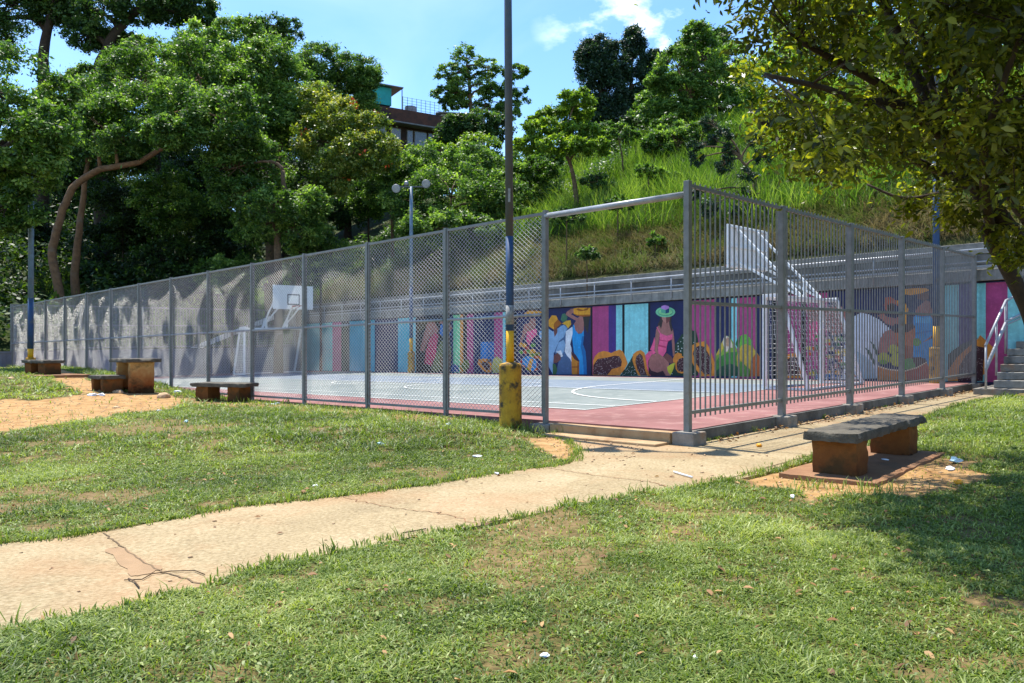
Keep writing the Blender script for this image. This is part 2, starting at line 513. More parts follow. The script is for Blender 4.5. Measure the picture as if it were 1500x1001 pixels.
def mixc(f, a_, b_):
    x = nt.nodes.new('ShaderNodeMixRGB'); nt.links.new(f, x.inputs['Fac']); nt.links.new(a_, x.inputs['Color1']); nt.links.new(b_, x.inputs['Color2']); return x.outputs['Color']
def attr(nm):
    t = nt.nodes.new('ShaderNodeAttribute'); t.attribute_name = nm; return t.outputs['Fac']
turf = ramp(nz(26), [(0.3, (56, 56, 28)), (0.5, (80, 76, 40)), (0.62, (112, 96, 60)), (0.75, (70, 72, 34))])
soil = ramp(nz(5), [(0.3, (134, 98, 60)), (0.5, (164, 128, 84)), (0.7, (180, 148, 104))])
hillc = ramp(nz(1.6), [(0.3, (32, 42, 18)), (0.5, (50, 62, 24)), (0.62, (66, 62, 36)), (0.8, (42, 52, 22))])
dryc = ramp(nz(3.5), [(0.25, (32, 34, 18)), (0.42, (54, 54, 30)), (0.55, (80, 74, 44)), (0.64, (42, 54, 22)), (0.85, (58, 66, 30))])
bare = ramp(nz(9), [(0.3, (92, 76, 50)), (0.5, (124, 102, 70)), (0.7, (146, 122, 88))])
col = mixc(attr('dirt'), turf, mixc(attr('sand'), bare, soil))
col = mixc(attr('hill'), col, mixc(attr('bank'), hillc, dryc))
nt.links.new(col, b.inputs['Base Color'])
bp = nt.nodes.new('ShaderNodeBump'); bp.inputs['Strength'].default_value = 0.6; bp.inputs['Distance'].default_value = 0.012
nt.links.new(nz(45, 8, 0.7), bp.inputs['Height']); nt.links.new(bp.outputs[0], b.inputs['Normal'])
ground = np_mesh('ground', np.stack([GX, GY, GZ + SL * GX], -1).reshape(-1, 3), 4, M['ground'], None,
                 dict(dirt=dirt.ravel(), sand=sand.ravel(), hill=hillmask.ravel(), bank=bank.ravel()), True, FCS)
tag(ground, kind='structure')

# ------------------------------------------------------------------ concrete path
m, nt, out = newmat('path_concrete'); M['path'] = m
b = nt.nodes.new('ShaderNodeBsdfPrincipled'); b.inputs['Roughness'].default_value = 0.9; b.inputs['Specular IOR Level'].default_value = 0.2
nt.links.new(b.outputs[0], out.inputs[0])
tc = nt.nodes.new('ShaderNodeTexCoord')
base = ramp(nz(1.1, 9, 0.65), [(0.25, (104, 92, 70)), (0.40, (134, 118, 88)), (0.53, (150, 133, 101)), (0.64, (164, 148, 118)), (0.76, (142, 114, 79))])
fine = ramp(nz(38, 6), [(0.3, (84, 72, 54)), (0.5, (156, 138, 106)), (0.7, (190, 176, 146))])
x = nt.nodes.new('ShaderNodeMixRGB'); x.inputs['Fac'].default_value = 0.45
nt.links.new(base, x.inputs['Color1']); nt.links.new(fine, x.inputs['Color2'])
red = ramp(nz(0.45, 5), [(0.0, (150, 98, 62)), (1.0, (158, 108, 70))])
rm = ramp(nz(0.6, 6), [(0.50, (0, 0, 0)), (0.72, (190, 190, 190))])
col = mixc(rm, x.outputs['Color'], red)
nt.links.new(col, b.inputs['Base Color'])
# broom marks across the slab
wv = nt.nodes.new('ShaderNodeTexWave'); wv.inputs['Scale'].default_value = 9; wv.inputs['Distortion'].default_value = 3.5; wv.inputs['Detail'].default_value = 3
mp = nt.nodes.new('ShaderNodeMapping'); mp.inputs['Rotation'].default_value = (0, 0, 1.0)
nt.links.new(tc.outputs['Object'], mp.inputs['Vector']); nt.links.new(mp.outputs['Vector'], wv.inputs['Vector'])
ad = nt.nodes.new('ShaderNodeMath'); ad.operation = 'ADD'
nt.links.new(wv.outputs['Fac'], ad.inputs[0]); nt.links.new(nz(60, 6), ad.inputs[1])
bp = nt.nodes.new('ShaderNodeBump'); bp.inputs['Strength'].default_value = 0.3; bp.inputs['Distance'].default_value = 0.012
nt.links.new(ad.outputs[0], bp.inputs['Height']); nt.links.new(bp.outputs[0], b.inputs['Normal'])

mb = MB()
pv = [W(x, y, -0.158) for x, y in path_poly]
lo = [W(x, y, -0.23) for x, y in path_poly]
n = len(pv)
mb.add(pv + lo, [list(range(n))] + [[i, i + n, (i + 1) % n + n, (i + 1) % n] for i in range(n)])
path = mb.build('path', M['path']); tag(path, kind='structure')
M['joint'] = mat('slab_joint', (112, 92, 66), 0.95, (84, 68, 48), 12)
def strip(pts, w, z, name, material, parent):
    mb = MB()
    for p, q in zip(pts[:-1], pts[1:]):
        d = Vector((q[0]-p[0], q[1]-p[1])).normalized(); nx, ny = -d.y * w/2, d.x * w/2
        mb.add([W(p[0]-nx, p[1]-ny, z), W(p[0]+nx, p[1]+ny, z), W(q[0]+nx, q[1]+ny, z), W(q[0]-nx, q[1]-ny, z)], [(0, 3, 2, 1)])
    return mb.build(name, material, parent)
def pxl(l, z=-0.16): return [at(px, py, z)[:2] for px, py in l]
def wob(pts, amp=0.012, n=10, seed=1):
    r = random.Random(seed); o = []
    for p, q in zip(pts[:-1], pts[1:]):
        for k in range(n):
            t = k / n; o.append((p[0] + (q[0]-p[0])*t + r.uniform(-amp, amp), p[1] + (q[1]-p[1])*t + r.uniform(-amp, amp)))
    o.append(pts[-1]); return o
strip(wob(pxl([(152, 782), (176, 800), (232, 838), (300, 858)])), 0.010, -0.1535, 'joint', M['joint'], path)
strip(wob(pxl([(1062, 703), (1110, 690), (1160, 675), (1200, 664)])), 0.014, -0.1535, 'joint', M['joint'], path)
strip(wob(pxl([(985, 648), (1050, 655), (1130, 662), (1190, 667)])), 0.012, -0.1535, 'joint', M['joint'], path)
strip(wob(pxl([(802, 686), (870, 697), (950, 706), (985, 716)])), 0.010, -0.1535, 'joint', M['footslab'], path)
strip(wob(pxl([(1290, 640), (1245, 632), (1190, 626)])), 0.012, -0.1535, 'joint', M['joint'], path)
strip(wob(pxl([(505, 730), (560, 742), (640, 752), (700, 768)]), 0.03), 0.008, -0.1535, 'joint', M['footslab'], path)
M['pinkpatch'] = mat('pink_patch', (150, 122, 90), 0.9, (136, 110, 80), 9, bump=0.3)
mb = MB(); q = pxl([(152, 806), (178, 802), (238, 836), (196, 846)]); q = wob(q + [q[0]], 0.02, 8, 5)[:-1]
mb.add([W(x, y, -0.1545) for x, y in q], [list(range(len(q)))[::-1]]); mb.build('patch', M['pinkpatch'], path)

# ------------------------------------------------------------------ court floor and its lines
def courtmat(name, c, c2, c3):
    return mat(name, c, 0.85, c2, 0.5, c3, 3.0, 0.12, 120, spec=0.2, am3=(0.52, 0.8), amount=(0.38, 0.62))
M['court_red'] = courtmat('court_red', (142, 100, 96), (120, 82, 79), (160, 128, 120))
M['court_green'] = courtmat('court_green', (124, 130, 126), (108, 116, 113), (146, 148, 143))
M['court_blue'] = courtmat('court_blue', (112, 122, 132), (100, 112, 124), (136, 141, 144))
M['court_line'] = mat('court_line', (226, 226, 222), 0.7, (206, 206, 200), 5, (176, 176, 170), 9, am3=(0.6, 0.75))
mb = MB(); mb.boxab(0.06, 30.9, 0.06, 12.72, -0.24, 0.0)
court = mb.build('court_floor', M['court_red']); tag(court, kind='structure')
def sheet(pts, z, name, material, parent):
    mb = MB(); mb.add([AB(a, b_, z) for a, b_ in pts], [list(range(len(pts)))])
    o = mb.build(name, material, parent)
    if o.data.polygons[0].normal.z < 0: o.data.flip_normals()
    return o
sheet([(2.96, 1.7), (27.1, 1.7), (27.1, 11.9), (2.96, 11.9)], 0.004, 'playing_field', M['court_green'], court)
sheet([(2.96, 6.5), (27.1, 6.5), (27.1, 9.9), (2.96, 9.9)], 0.008, 'blue_lane', M['court_blue'], court)
def line(pts, w=0.055, z=0.012, closed=False):
    mb = MB(); P = list(pts)
    if closed: P.append(P[0])
    n = len(P); Lf, Rt = [], []
    for i in range(n):
        p0 = P[max(i-1, 0)]; p1 = P[min(i+1, n-1)]
        if closed and i in (0, n-1): p0, p1 = P[n-2], P[1]
        d = Vector((p1[0]-p0[0], p1[1]-p0[1])).normalized()
        Lf.append(AB(P[i][0] - d.y*w/2, P[i][1] + d.x*w/2, z)); Rt.append(AB(P[i][0] + d.y*w/2, P[i][1] - d.x*w/2, z))
    mb.add(Lf + Rt, [[i, i+1, n+i+1, n+i] for i in range(n-1)])
    o = mb.build('court_line', M['court_line'], court)
    if o.data.polygons[0].normal.z < 0: o.data.flip_normals()
def arc(ca, cb, r, t0, t1, n=28):
    return [(ca + r*math.cos(math.radians(t0 + (t1-t0)*k/n)), cb + r*math.sin(math.radians(t0 + (t1-t0)*k/n))) for k in range(n+1)]
line([(2.96, 1.7), (27.1, 1.7), (27.1, 11.9), (2.96, 11.9)], closed=True)
line([(2.96, 2.5), (27.1, 2.5)], 0.04, 0.016)
line(arc(2.96, 8.0, 4.25, -90, 0) + arc(2.96, 11.0, 4.25, 0, 12), 0.06, 0.016)
line(arc(27.1, 8.0, 4.25, -90, -180) + arc(27.1, 11.0, 4.25, 180, 168), 0.06, 0.016)
line(arc(10.4, 6.2, 1.9, 0, 360, 40)[:-1], 0.05, 0.020, True)
line(arc(15.0, 6.8, 1.8, 0, 360, 40)[:-1], 0.05, 0.020, True)
line([(15.0, 1.73), (15.0, 11.87)], 0.05, 0.016)
line([(2.99, 6.5), (27.07, 6.5)], 0.04, 0.020)
# kerb round the court
M['kerb'] = mat('kerb_concrete', (170, 144, 108), 0.9, (150, 116, 80), 4, (126, 94, 62), 2, 0.3, 50)
mb = MB(); mb.boxab(0.16, 2.10, -0.14, 0.055, -0.3, -0.02); mb.boxab(0.16, 2.0, -0.45, -0.145, -0.3, -0.125)
kerb = mb.build('kerb', M['kerb'], bevel=0.012); tag(kerb, kind='structure')
mb = MB(); mb.boxab(0.012, 0.10, 0.2, 12.6, -0.3, -0.012)
kerb2 = mb.build('kerb', M['concrete_dark']); tag(kerb2, kind='structure')

# ------------------------------------------------------------------ walls above the court
def wallmat(name, c, c2, c3, lines=3.0):
    m, nt_, out = newmat(name)
    return m
MU_B = 12.62
def mpx(px, py):
    """picture point -> (a, z) on the painted wall"""
    k = (px - 750) / F
    bx, by = C0[0] + MU_B * V[0], C0[1] + MU_B * V[1]
    a = (bx - k * by) / (k * U[1] - U[0])
    y = by + a * U[1]
    return a, CZ + (hor(px) - py) / F * y

wall = thing('mural_wall', 'long court wall painted with stripes, fruit and market women', 'wall', AB(14, 12.8, 0))
mb = MB(); mb.boxab(-0.8, 30.9, MU_B, 12.95, -0.25, 2.36)
M['navy'] = mat('navy_paint', (36, 42, 84), 0.75, (30, 34, 70), 3, bump=0.1)
mb.build('wall_body', M['navy'], wall)
PM = {}
def pm(c):
    k = tuple(c)
    if k not in PM:
        PM[k] = mat('mural_paint_%d_%d_%d' % k, c, 0.75, tuple(min(255, v * 0.87) for v in c), 2.6, tuple(min(255, v * 1.05 + 8) for v in c), 14, 0.15, 90, am3=(0.5, 0.8))
        add_streaks(PM[k], 0.22)
    return PM[k]
mlayer = [0]
class Mural:
    def __init__(s, name, parent): s.name, s.parent, s.items = name, parent, []
    def poly(s, c, pts, lay):      # pts in picture space
        s.items.append((c, [mpx(*p) for p in pts], lay))
    def rect(s, c, x0, x1, y0, y1, lay):
        a0 = mpx(x0, 500)[0]; a1 = mpx(x1, 500)[0]
        xm = (x0 + x1) / 2
        z0 = 0.02 if y1 is None else mpx(xm, y1)[1]; z1 = 2.335 if y0 is None else mpx(xm, y0)[1]
        s.items.append((c, [(a0, z0), (a1, z0), (a1, z1), (a0, z1)], lay))
    def stroke(s, c, p, q, w, lay):
        (x0, y0), (x1, y1) = p, q
        d = math.hypot(x1-x0, y1-y0) or 1; nx, ny = -(y1-y0)/d*w/2, (x1-x0)/d*w/2
        s.poly(c, [(x0-nx, y0-ny), (x0+nx, y0+ny), (x1+nx, y1+ny), (x1-nx, y1-ny)], lay)
    def ell(s, c, cx, cy, rx, ry, lay, rot=0, n=20):
        co, si = math.cos(math.radians(rot)), math.sin(math.radians(rot))
        s.poly(c, [(cx + rx*math.cos(t)*co - ry*math.sin(t)*si, cy + rx*math.cos(t)*si + ry*math.sin(t)*co) for t in [2*math.pi*k/n for k in range(n)]], lay)
    def seeds(s, pts, n, lay, c=(196, 176, 170), seed=1, ln=2.2, w=0.35):
        r = random.Random(seed)
        xs = [p[0] for p in pts]; ys = [p[1] for p in pts]; cx, cy = sum(xs)/len(xs), sum(ys)/len(ys)
        k = 0; tries = 0
        while k < n and tries < 4000:
            tries += 1
            x, y = r.uniform(min(xs), max(xs)), r.uniform(min(ys), max(ys))
            if not bool(inpoly(np.array([x]), np.array([y]), pts)[0]): continue
            g = math.atan2(y-cy, x-cx) + r.uniform(-.5, .5); l = r.uniform(.4, 1) * ln
            x2, y2 = x + math.cos(g)*l, y + math.sin(g)*l
            if not bool(inpoly(np.array([x2]), np.array([y2]), pts)[0]): continue
            s.stroke(c, (x, y), (x2, y2), w, lay); k += 1
    def build(s):
        cols = []; mb = MB()
        for c, pts, lay in s.items:
            if c not in cols: cols.append(c)
            pts = [(a, max(0.0, min(2.345, z))) for a, z in pts]
            ar = sum(pts[i][0]*pts[(i+1) % len(pts)][1] - pts[(i+1) % len(pts)][0]*pts[i][1] for i in range(len(pts)))
            if ar > 0: pts = pts[::-1]
            mb.add([AB(a, MU_B - 0.0015 - 0.0012*lay, z) for a, z in pts], [list(range(len(pts)))[::-1]], cols.index(c))
        o = mb.build(s.name, [pm(c) for c in cols], s.parent)
        nrm = o.data.polygons[0].normal
        if nrm.x * V[0] + nrm.y * V[1] > 0: o.data.flip_normals()
        return o
MAG, TEAL, PURP, NAVY, BLK, ORG_, SEED = (176, 70, 122), (140, 214, 216), (74, 50, 124), (36, 42, 84), (22, 22, 26), (222, 140, 52), (72, 40, 44)
SKIN, SKIN_D, PINK, PINK_D, SKY, SKY_D = (166, 110, 100), (116, 72, 66), (236, 96, 140), (196, 60, 100), (40, 150, 214), (28, 108, 170)
HAT, HAT_D, SHIRT, SHIRT_D, WHITE = (226, 156, 44), (160, 92, 28), (136, 172, 206), (76, 104, 140), (226, 228, 232)
LEAFG, DKG, LIME, MANGO, RUST = (90, 142, 56), (34, 62, 46), (142, 190, 62), (206, 180, 70), (180, 100, 48)
mu = Mural('painted_stripes', wall)
for c, x0, x1 in [((92, 190, 192), 444, 487), (MAG, 487, 500), (BLK, 500, 512), ((104, 190, 204), 512, 549), (NAVY, 549, 583), ((104, 190, 204), 583, 609), (BLK, 609, 660),
                  ((126, 206, 150), 664, 674), (ORG_, 674, 678.5), (BLK, 678.5, 684), (MAG, 684, 693.5), (MAG, 724, 736.5), (TEAL, 736.5, 740.5), (BLK, 741, 757),
                  (BLK, 865.5, 868), (MAG, 868, 891.5), (PURP, 891.5, 902.5), (TEAL, 902.5, 911.5), (BLK, 911.5, 915), (TEAL, 915, 949.5), (BLK, 949.5, 952.5),
                  (MAG, 1004, 1046.5), (TEAL, 1071.5, 1079.5), (MAG, 1079.5, 1106.5), (BLK, 1133, 1137), (MAG, 1137, 1175), (BLK, 1175, 1181), (MAG, 1181, 1214),
                  (TEAL, 1376, 1404), (PURP, 1404, 1427), (TEAL, 1427, 1444), (MAG, 1444, 1476), (TEAL, 1476, 1500)]:
    mu.rect(c, x0, x1, None, None, 0)
mu.rect((44, 120, 190), 704, 724, 501, 531, 1)
mu.rect((36, 96, 160), 714, 724, 501, 531, 2)
mu.build()
Z1 = lambda *l: [(790 + x/7.5, 430 + y/7.5) for x, y in l]
Z2 = lambda *l: [(940 + x/7.5, 430 + y/7.5) for x, y in l]
Z3 = lambda *l: [(1100 + x/5.89, 420 + y/5.89) for x, y in l]
Z4 = lambda *l: [(1250 + x/5.27, 400 + y/5.27) for x, y in l]
Z5 = lambda *l: [(430 + x/7.5, 440 + y/7.5) for x, y in l]
Z6 = lambda *l: [(600 + x/7.5, 440 + y/7.5) for x, y in l]
Z8 = lambda *l: [(1350 + x/3.853, 330 + y/3.853) for x, y in l]
# cut papayas
pa = Mural('painted_papaya', wall)
p = Z1((590, 900), (592, 740), (612, 690), (650, 650), (705, 632), (750, 640), (790, 655), (830, 635), (885, 616), (920, 640), (945, 690), (972, 770), (940, 830), (885, 902)); pa.poly(ORG_, p, 2)
p = Z1((592, 893), (596, 790), (640, 722), (740, 706), (830, 684), (880, 690), (908, 750), (900, 800), (850, 820), (800, 830), (770, 870), (745, 898)); pa.poly(SEED, p, 3); pa.seeds(p, 90, 4, seed=4)
p = Z1((885, 905), (930, 855), (985, 760), (1030, 680), (1060, 760), (1090, 905)); pa.poly(DKG, p, 1); pa.seeds(p, 26, 2, (190, 200, 196), 5, 2.4, .5)
p = Z1((1090, 905), (1058, 840), (1024, 740), (1030, 670), (1070, 636), (1115, 622), (1155, 650), (1172, 720), (1190, 830), (1220, 905)); pa.poly(ORG_, p, 2)
p = Z1((1115, 903), (1080, 840), (1056, 750), (1068, 690), (1105, 660), (1135, 690), (1150, 760), (1165, 850), (1185, 903)); pa.poly(SEED, p, 3); pa.seeds(p, 55, 4, seed=6)
p = Z2((330, 905), (370, 560), (440, 450), (540, 400), (600, 420), (620, 500), (625, 640), (620, 905)); pa.poly(DKG, p, 2); pa.seeds(p, 46, 4, (206, 214, 210), 7, 1.6, 1.5)
p = Z2((345, 720), (362, 670), (400, 650), (440, 665), (445, 720), (400, 760), (350, 760)); pa.poly(ORG_, p, 5)
p = Z2((375, 830), (368, 760), (395, 705), (440, 690), (500, 700), (510, 860), (440, 880), (400, 870)); pa.poly(ORG_, p, 6)
p = Z2((390, 830), (385, 770), (410, 722), (450, 705), (500, 720), (495, 850), (440, 862), (405, 850)); pa.poly(SEED, p, 7); pa.seeds(p, 36, 8, seed=8)
p = Z2((290, 860), (280, 810), (320, 780), (370, 760), (350, 830), (320, 900)); pa.poly((196, 196, 60), p, 6)
p = Z2((660, 912), (600, 840), (545, 740), (525, 650), (545, 575), (600, 545), (690, 525), (730, 570), (770, 660), (815, 800), (805, 905)); pa.poly(ORG_, p, 5)
p = Z2((690, 890), (640, 830), (590, 750), (562, 660), (585, 600), (640, 570), (690, 590), (735, 660), (775, 790), (765, 890)); pa.poly(SEED, p, 6); pa.seeds(p, 100, 7, seed=9, ln=2.6)
p = Z8((148, 880), (150, 820), (200, 745), (262, 690), (320, 640), (330, 620), (362, 650), (405, 690), (420, 730), (380, 790), (370, 830), (300, 880)); pa.poly(ORG_, p, 3)
p = Z8((150, 730), (180, 705), (230, 670), (290, 645), (320, 635), (262, 692), (200, 747), (150, 820)); pa.poly((60, 72, 62), p, 2)
p = Z8((205, 885), (210, 800), (250, 735), (310, 682), (350, 690), (365, 700), (350, 770), (345, 880)); pa.poly(SEED, p, 4); pa.seeds(p, 110, 5, seed=10, ln=2.4, w=.3)
p = Z3((225, 790), (230, 640), (290, 590), (390, 570), (440, 640), (445, 790)); pa.poly(ORG_, p, 2)
p = Z3((260, 770), (280, 660), (340, 610), (400, 610), (420, 680), (425, 770)); pa.poly(SEED, p, 3); pa.seeds(p, 30, 4, seed=11)
p = Z6((745, 700), (760, 650), (820, 640), (900, 650), (900, 790), (860, 800), (800, 770)); pa.poly(ORG_, p, 2)
p = Z6((785, 700), (800, 675), (850, 680), (880, 700), (885, 760), (850, 770), (815, 740)); pa.poly(SEED, p, 3)
pa.build()
# big mangoes
mg = Mural('painted_mango', wall)
p = Z2((800, 905), (802, 760), (820, 670), (860, 590), (890, 520), (925, 470), (960, 470), (990, 510), (1020, 560), (1050, 620), (1060, 760), (1060, 910)); mg.poly((128, 168, 62), p, 2)
p = Z2((800, 905), (802, 770), (850, 700), (950, 650), (1050, 640), (1060, 760), (1060, 910)); mg.poly((66, 134, 58), p, 3)
p = Z2((805, 905), (810, 860), (880, 800), (980, 770), (1055, 800), (1060, 910)); mg.poly((36, 84, 60), p, 4)
p = Z2((805, 690), (830, 650), (860, 590), (890, 520), (900, 600), (870, 660)); mg.poly(MANGO, p, 4)
p = Z2((890, 540), (900, 490), (935, 465), (970, 490), (1000, 560), (1000, 600), (960, 590), (945, 640), (915, 640), (905, 590)); mg.poly((222, 204, 180), p, 5)
p = Z2((925, 500), (950, 480), (972, 520), (965, 585), (930, 580)); mg.poly((190, 150, 120), p, 6)
p = Z2((1030, 560), (1050, 500), (1100, 460), (1145, 448), (1190, 490), (1220, 560), (1240, 640), (1080, 640)); mg.poly((110, 178, 66), p, 3)
p = Z2((1030, 560), (1050, 500), (1090, 465), (1080, 540), (1060, 600)); mg.poly((44, 104, 60), p, 4)
p = Z2((1045, 700), (1060, 630), (1100, 570), (1150, 555), (1210, 580), (1260, 640), (1305, 710), (1308, 910), (1150, 915), (1050, 800)); mg.poly((204, 172, 66), p, 5)
p = Z2((1200, 740), (1260, 650), (1305, 710), (1308, 910), (1180, 915), (1195, 840)); mg.poly((184, 98, 48), p, 6)
p = Z2((1060, 912), (1058, 800), (1090, 740), (1150, 800), (1190, 830), (1195, 915)); mg.poly((88, 140, 58), p, 6)
mg.build()
# seated woman in a pink swimsuit
w1 = Mural('painted_woman', wall)
w1.poly(PINK, Z1((1165, 680), (1200, 640), (1260, 625), (1290, 650), (1230, 680), (1200, 740), (1195, 800), (1215, 870), (1230, 905), (1200, 905), (1180, 800)), 2)
w1.poly(SKIN, Z1((1200, 800), (1210, 720), (1240, 670), (1290, 662), (1350, 700), (1420, 770), (1450, 840), (1440, 905), (1385, 905), (1360, 860), (1290, 880), (1235, 870)), 3)
w1.poly((60, 34, 44), Z1((1205, 880), (1200, 800), (1235, 850), (1300, 870), (1360, 850), (1390, 905), (1230, 905)), 4)
w1.poly(SKIN_D, Z1((1360, 700), (1400, 655), (1450, 690), (1480, 740), (1470, 780), (1420, 760)), 4)
w1.poly(SKIN, Z1((1275, 480), (1285, 400), (1300, 365), (1350, 330), (1365, 290), (1430, 290), (1435, 350), (1470, 390), (1478, 450), (1488, 560), (1490, 680), (1470, 690), (1460, 560), (1450, 470), (1320, 480), (1300, 620), (1360, 690), (1430, 770), (1400, 780), (1320, 710), (1270, 640)), 5)
w1.poly(PINK, Z1((1325, 470), (1328, 435), (1360, 450), (1400, 466), (1440, 455), (1465, 445), (1465, 500), (1415, 530), (1400, 590), (1395, 640), (1360, 695), (1310, 660), (1305, 600), (1320, 520)), 6)
w1.poly(PINK, Z1((1218, 620), (1250, 540), (1265, 480), (1275, 520), (1268, 620), (1260, 640)), 4)
w1.poly(PINK_D, Z1((1318, 505), (1400, 522), (1450, 510), (1415, 530), (1330, 520)), 7)
w1.poly(PINK_D, Z1((1308, 560), (1395, 585), (1392, 600), (1306, 580)), 7)
w1.stroke(PINK, *Z1((1295, 370), (1335, 450)), 1.3, 7)
w1.poly((62, 52, 50), Z1((1300, 345), (1325, 300), (1330, 250), (1365, 250), (1355, 320), (1340, 390), (1318, 350)), 6)
w1.poly((62, 52, 50), Z1((1425, 260), (1460, 240), (1450, 320), (1470, 400), (1450, 420), (1430, 350)), 6)
w1.poly((186, 128, 114), Z1((1345, 250), (1395, 262), (1395, 328), (1368, 310), (1350, 285)), 7)
w1.poly((120, 66, 62), Z1((1395, 262), (1440, 250), (1435, 300), (1405, 328), (1395, 328)), 7)
w1.ell((120, 196, 150), 790 + 1388/7.5, 430 + 205/7.5, 108/7.5, 58/7.5, 8)
w1.ell((74, 150, 118), 790 + 1388/7.5, 430 + 205/7.5, 84/7.5, 42/7.5, 9)
w1.ell((136, 206, 140), 790 + 1388/7.5, 430 + 203/7.5, 78/7.5, 36/7.5, 10)
w1.poly((92, 170, 140), Z1((1340, 210), (1340, 165), (1390, 180), (1390, 222)), 11)
w1.poly((24, 70, 108), Z1((1390, 222), (1390, 180), (1430, 160), (1430, 212)), 11)
w1.poly((186, 132, 200), Z1((1338, 165), (1345, 140), (1385, 128), (1425, 140), (1432, 162), (1390, 182)), 12)
w1.build()
# woman in a blue dress with an arm on her hat
w2 = Mural('painted_woman', wall)
w2.rect(NAVY, 757, 865.5, None, None, 0)
w2.poly((58, 52, 46), Z1((470, 260), (560, 250), (545, 320), (535, 440), (510, 400), (480, 330)), 2)
w2.poly(SKIN, Z1((380, 340), (405, 300), (330, 260), (290, 235), (300, 205), (350, 170), (385, 168), (385, 205), (350, 230), (420, 270), (450, 250), (480, 260), (490, 330), (490, 410), (460, 440), (420, 440), (390, 400)), 3)
w2.poly(SKY, Z1((362, 470), (372, 345), (385, 345), (395, 400), (430, 445), (465, 440), (490, 405), (492, 470), (482, 560), (510, 640), (520, 760), (525, 890), (400, 890), (440, 800), (380, 640), (370, 560)), 4)
w2.poly(SKY_D, Z1((470, 470), (492, 470), (482, 560), (510, 640), (520, 760), (525, 890), (490, 890), (480, 700), (455, 580)), 5)
w2.poly(HAT, Z1((378, 225), (378, 165), (420, 158), (562, 158), (562, 250), (480, 256), (410, 245)), 5)
w2.poly(HAT_D, Z1((378, 225), (430, 235), (562, 232), (562, 250), (480, 256), (410, 245)), 6)
w2.poly(HAT_D, Z1((408, 180), (450, 196), (530, 185), (545, 160), (530, 160), (480, 182), (420, 165)), 6)
w2.poly((200, 130, 40), Z1((355, 760), (352, 640), (400, 680), (440, 750), (440, 890), (360, 890)), 6)
w2.poly(SEED, Z1((352, 645), (400, 672), (445, 745), (430, 752), (385, 720), (355, 670)), 7)
w2.poly(HAT_D, Z1((358, 802), (440, 800), (440, 815), (358, 818)), 7)
w2.poly(HAT_D, Z1((420, 760), (440, 755), (440, 890), (415, 890)), 7)
w2.build()
# fruit seller bending forward
w3 = Mural('painted_fruit_seller', wall)
w3.poly((70, 116, 86), Z1((236, 290), (250, 230), (280, 218), (312, 260), (300, 300), (260, 315)), 2)
w3.poly((226, 172, 52), Z1((250, 330), (300, 300), (345, 295), (352, 340), (310, 395), (290, 350)), 3)
w3.poly(SHIRT_D, Z1((160, 640), (200, 420), (230, 350), (290, 345), (320, 390), (300, 480), (330, 560), (358, 720), (358, 890), (180, 890), (220, 720)), 3)
w3.poly(SHIRT, Z1((60, 560), (0, 480), (0, 420), (60, 390), (100, 385), (150, 420), (210, 380), (270, 345), (310, 380), (270, 480), (220, 520), (160, 660), (150, 890), (60, 720)), 4)
w3.poly(WHITE, Z1((290, 560), (280, 640), (310, 690), (340, 720), (358, 760), (355, 600), (340, 560), (368, 440), (366, 365), (330, 390), (292, 420)), 5)
w3.poly(SHIRT, Z1((180, 640), (215, 540), (270, 510), (290, 560), (270, 640), (250, 680), (200, 660)), 6)
w3.poly(WHITE, Z1((190, 640), (240, 625), (262, 690), (240, 700)), 7)
w3.poly(SKIN_D, Z1((155, 760), (160, 690), (200, 650), (240, 680), (235, 730), (190, 765)), 7)
w3.poly(HAT, Z1((60, 330), (100, 300), (140, 240), (190, 245), (205, 285), (250, 330), (210, 365), (165, 400), (120, 370)), 6)
w3.poly(HAT_D, Z1((165, 330), (205, 285), (250, 330), (210, 365), (165, 400), (160, 360)), 7)
w3.poly(SKIN_D, Z1((160, 420), (160, 390), (200, 370), (200, 430), (170, 480)), 5)
w3.poly((60, 104, 60), Z1((150, 890), (150, 770), (180, 780), (200, 840), (185, 890)), 8)
for cx, cy, r, c in [(610, 0, 0, 0)]: pass
rr = random.Random(12)
for k in range(34):
    x = rr.uniform(762, 800); y = rr.uniform(505, 545)
    w3.ell(rr.choice([HAT, (214, 96, 40), LEAFG, MANGO, (180, 60, 50)]), x, y, rr.uniform(2.2, 4), rr.uniform(2, 3.4), 2 + (k % 3))
w3.poly((44, 140, 200), Z6((1240, 640), (1300, 610), (1390, 650), (1400, 720), (1360, 790), (1290, 740), (1240, 700)), 6)
w3.poly(HAT, Z6((1290, 740), (1330, 640), (1360, 650), (1330, 790)), 7)
w3.build()
w4 = Mural('painted_woman', wall)
w4.poly(SKIN, Z6((1200, 500), (1230, 400), (1260, 270), (1310, 250), (1330, 200), (1380, 200), (1390, 270), (1370, 330), (1290, 350), (1240, 440), (1230, 520)), 3)
w4.poly(PINK, Z6((1290, 350), (1340, 330), (1395, 310), (1400, 380), (1350, 430), (1310, 500), (1280, 450)), 4)
w4.poly(HAT, Z6((1255, 150), (1300, 115), (1420, 115), (1490, 140), (1440, 165), (1330, 165)), 5)
w4.build()
w5 = Mural('painted_woman', wall)
w5.poly((92, 80, 50), Z6((80, 300), (120, 240), (200, 220), (170, 300), (110, 360)), 2)
w5.poly(SKIN, Z6((110, 560), (160, 360), (200, 240), (280, 240), (320, 330), (290, 380), (220, 400), (160, 560)), 3)
w5.poly(PINK_D, Z6((160, 690), (180, 560), (220, 420), (280, 360), (320, 380), (300, 500), (290, 600), (240, 720), (180, 700)), 4)
w5.poly((52, 120, 190), Z6((330, 370), (340, 270), (370, 260), (440, 350), (460, 380), (400, 420)), 3)
w5.poly(SKIN, Z6((320, 260), (350, 210), (420, 220), (470, 300), (440, 350), (380, 260)), 4)
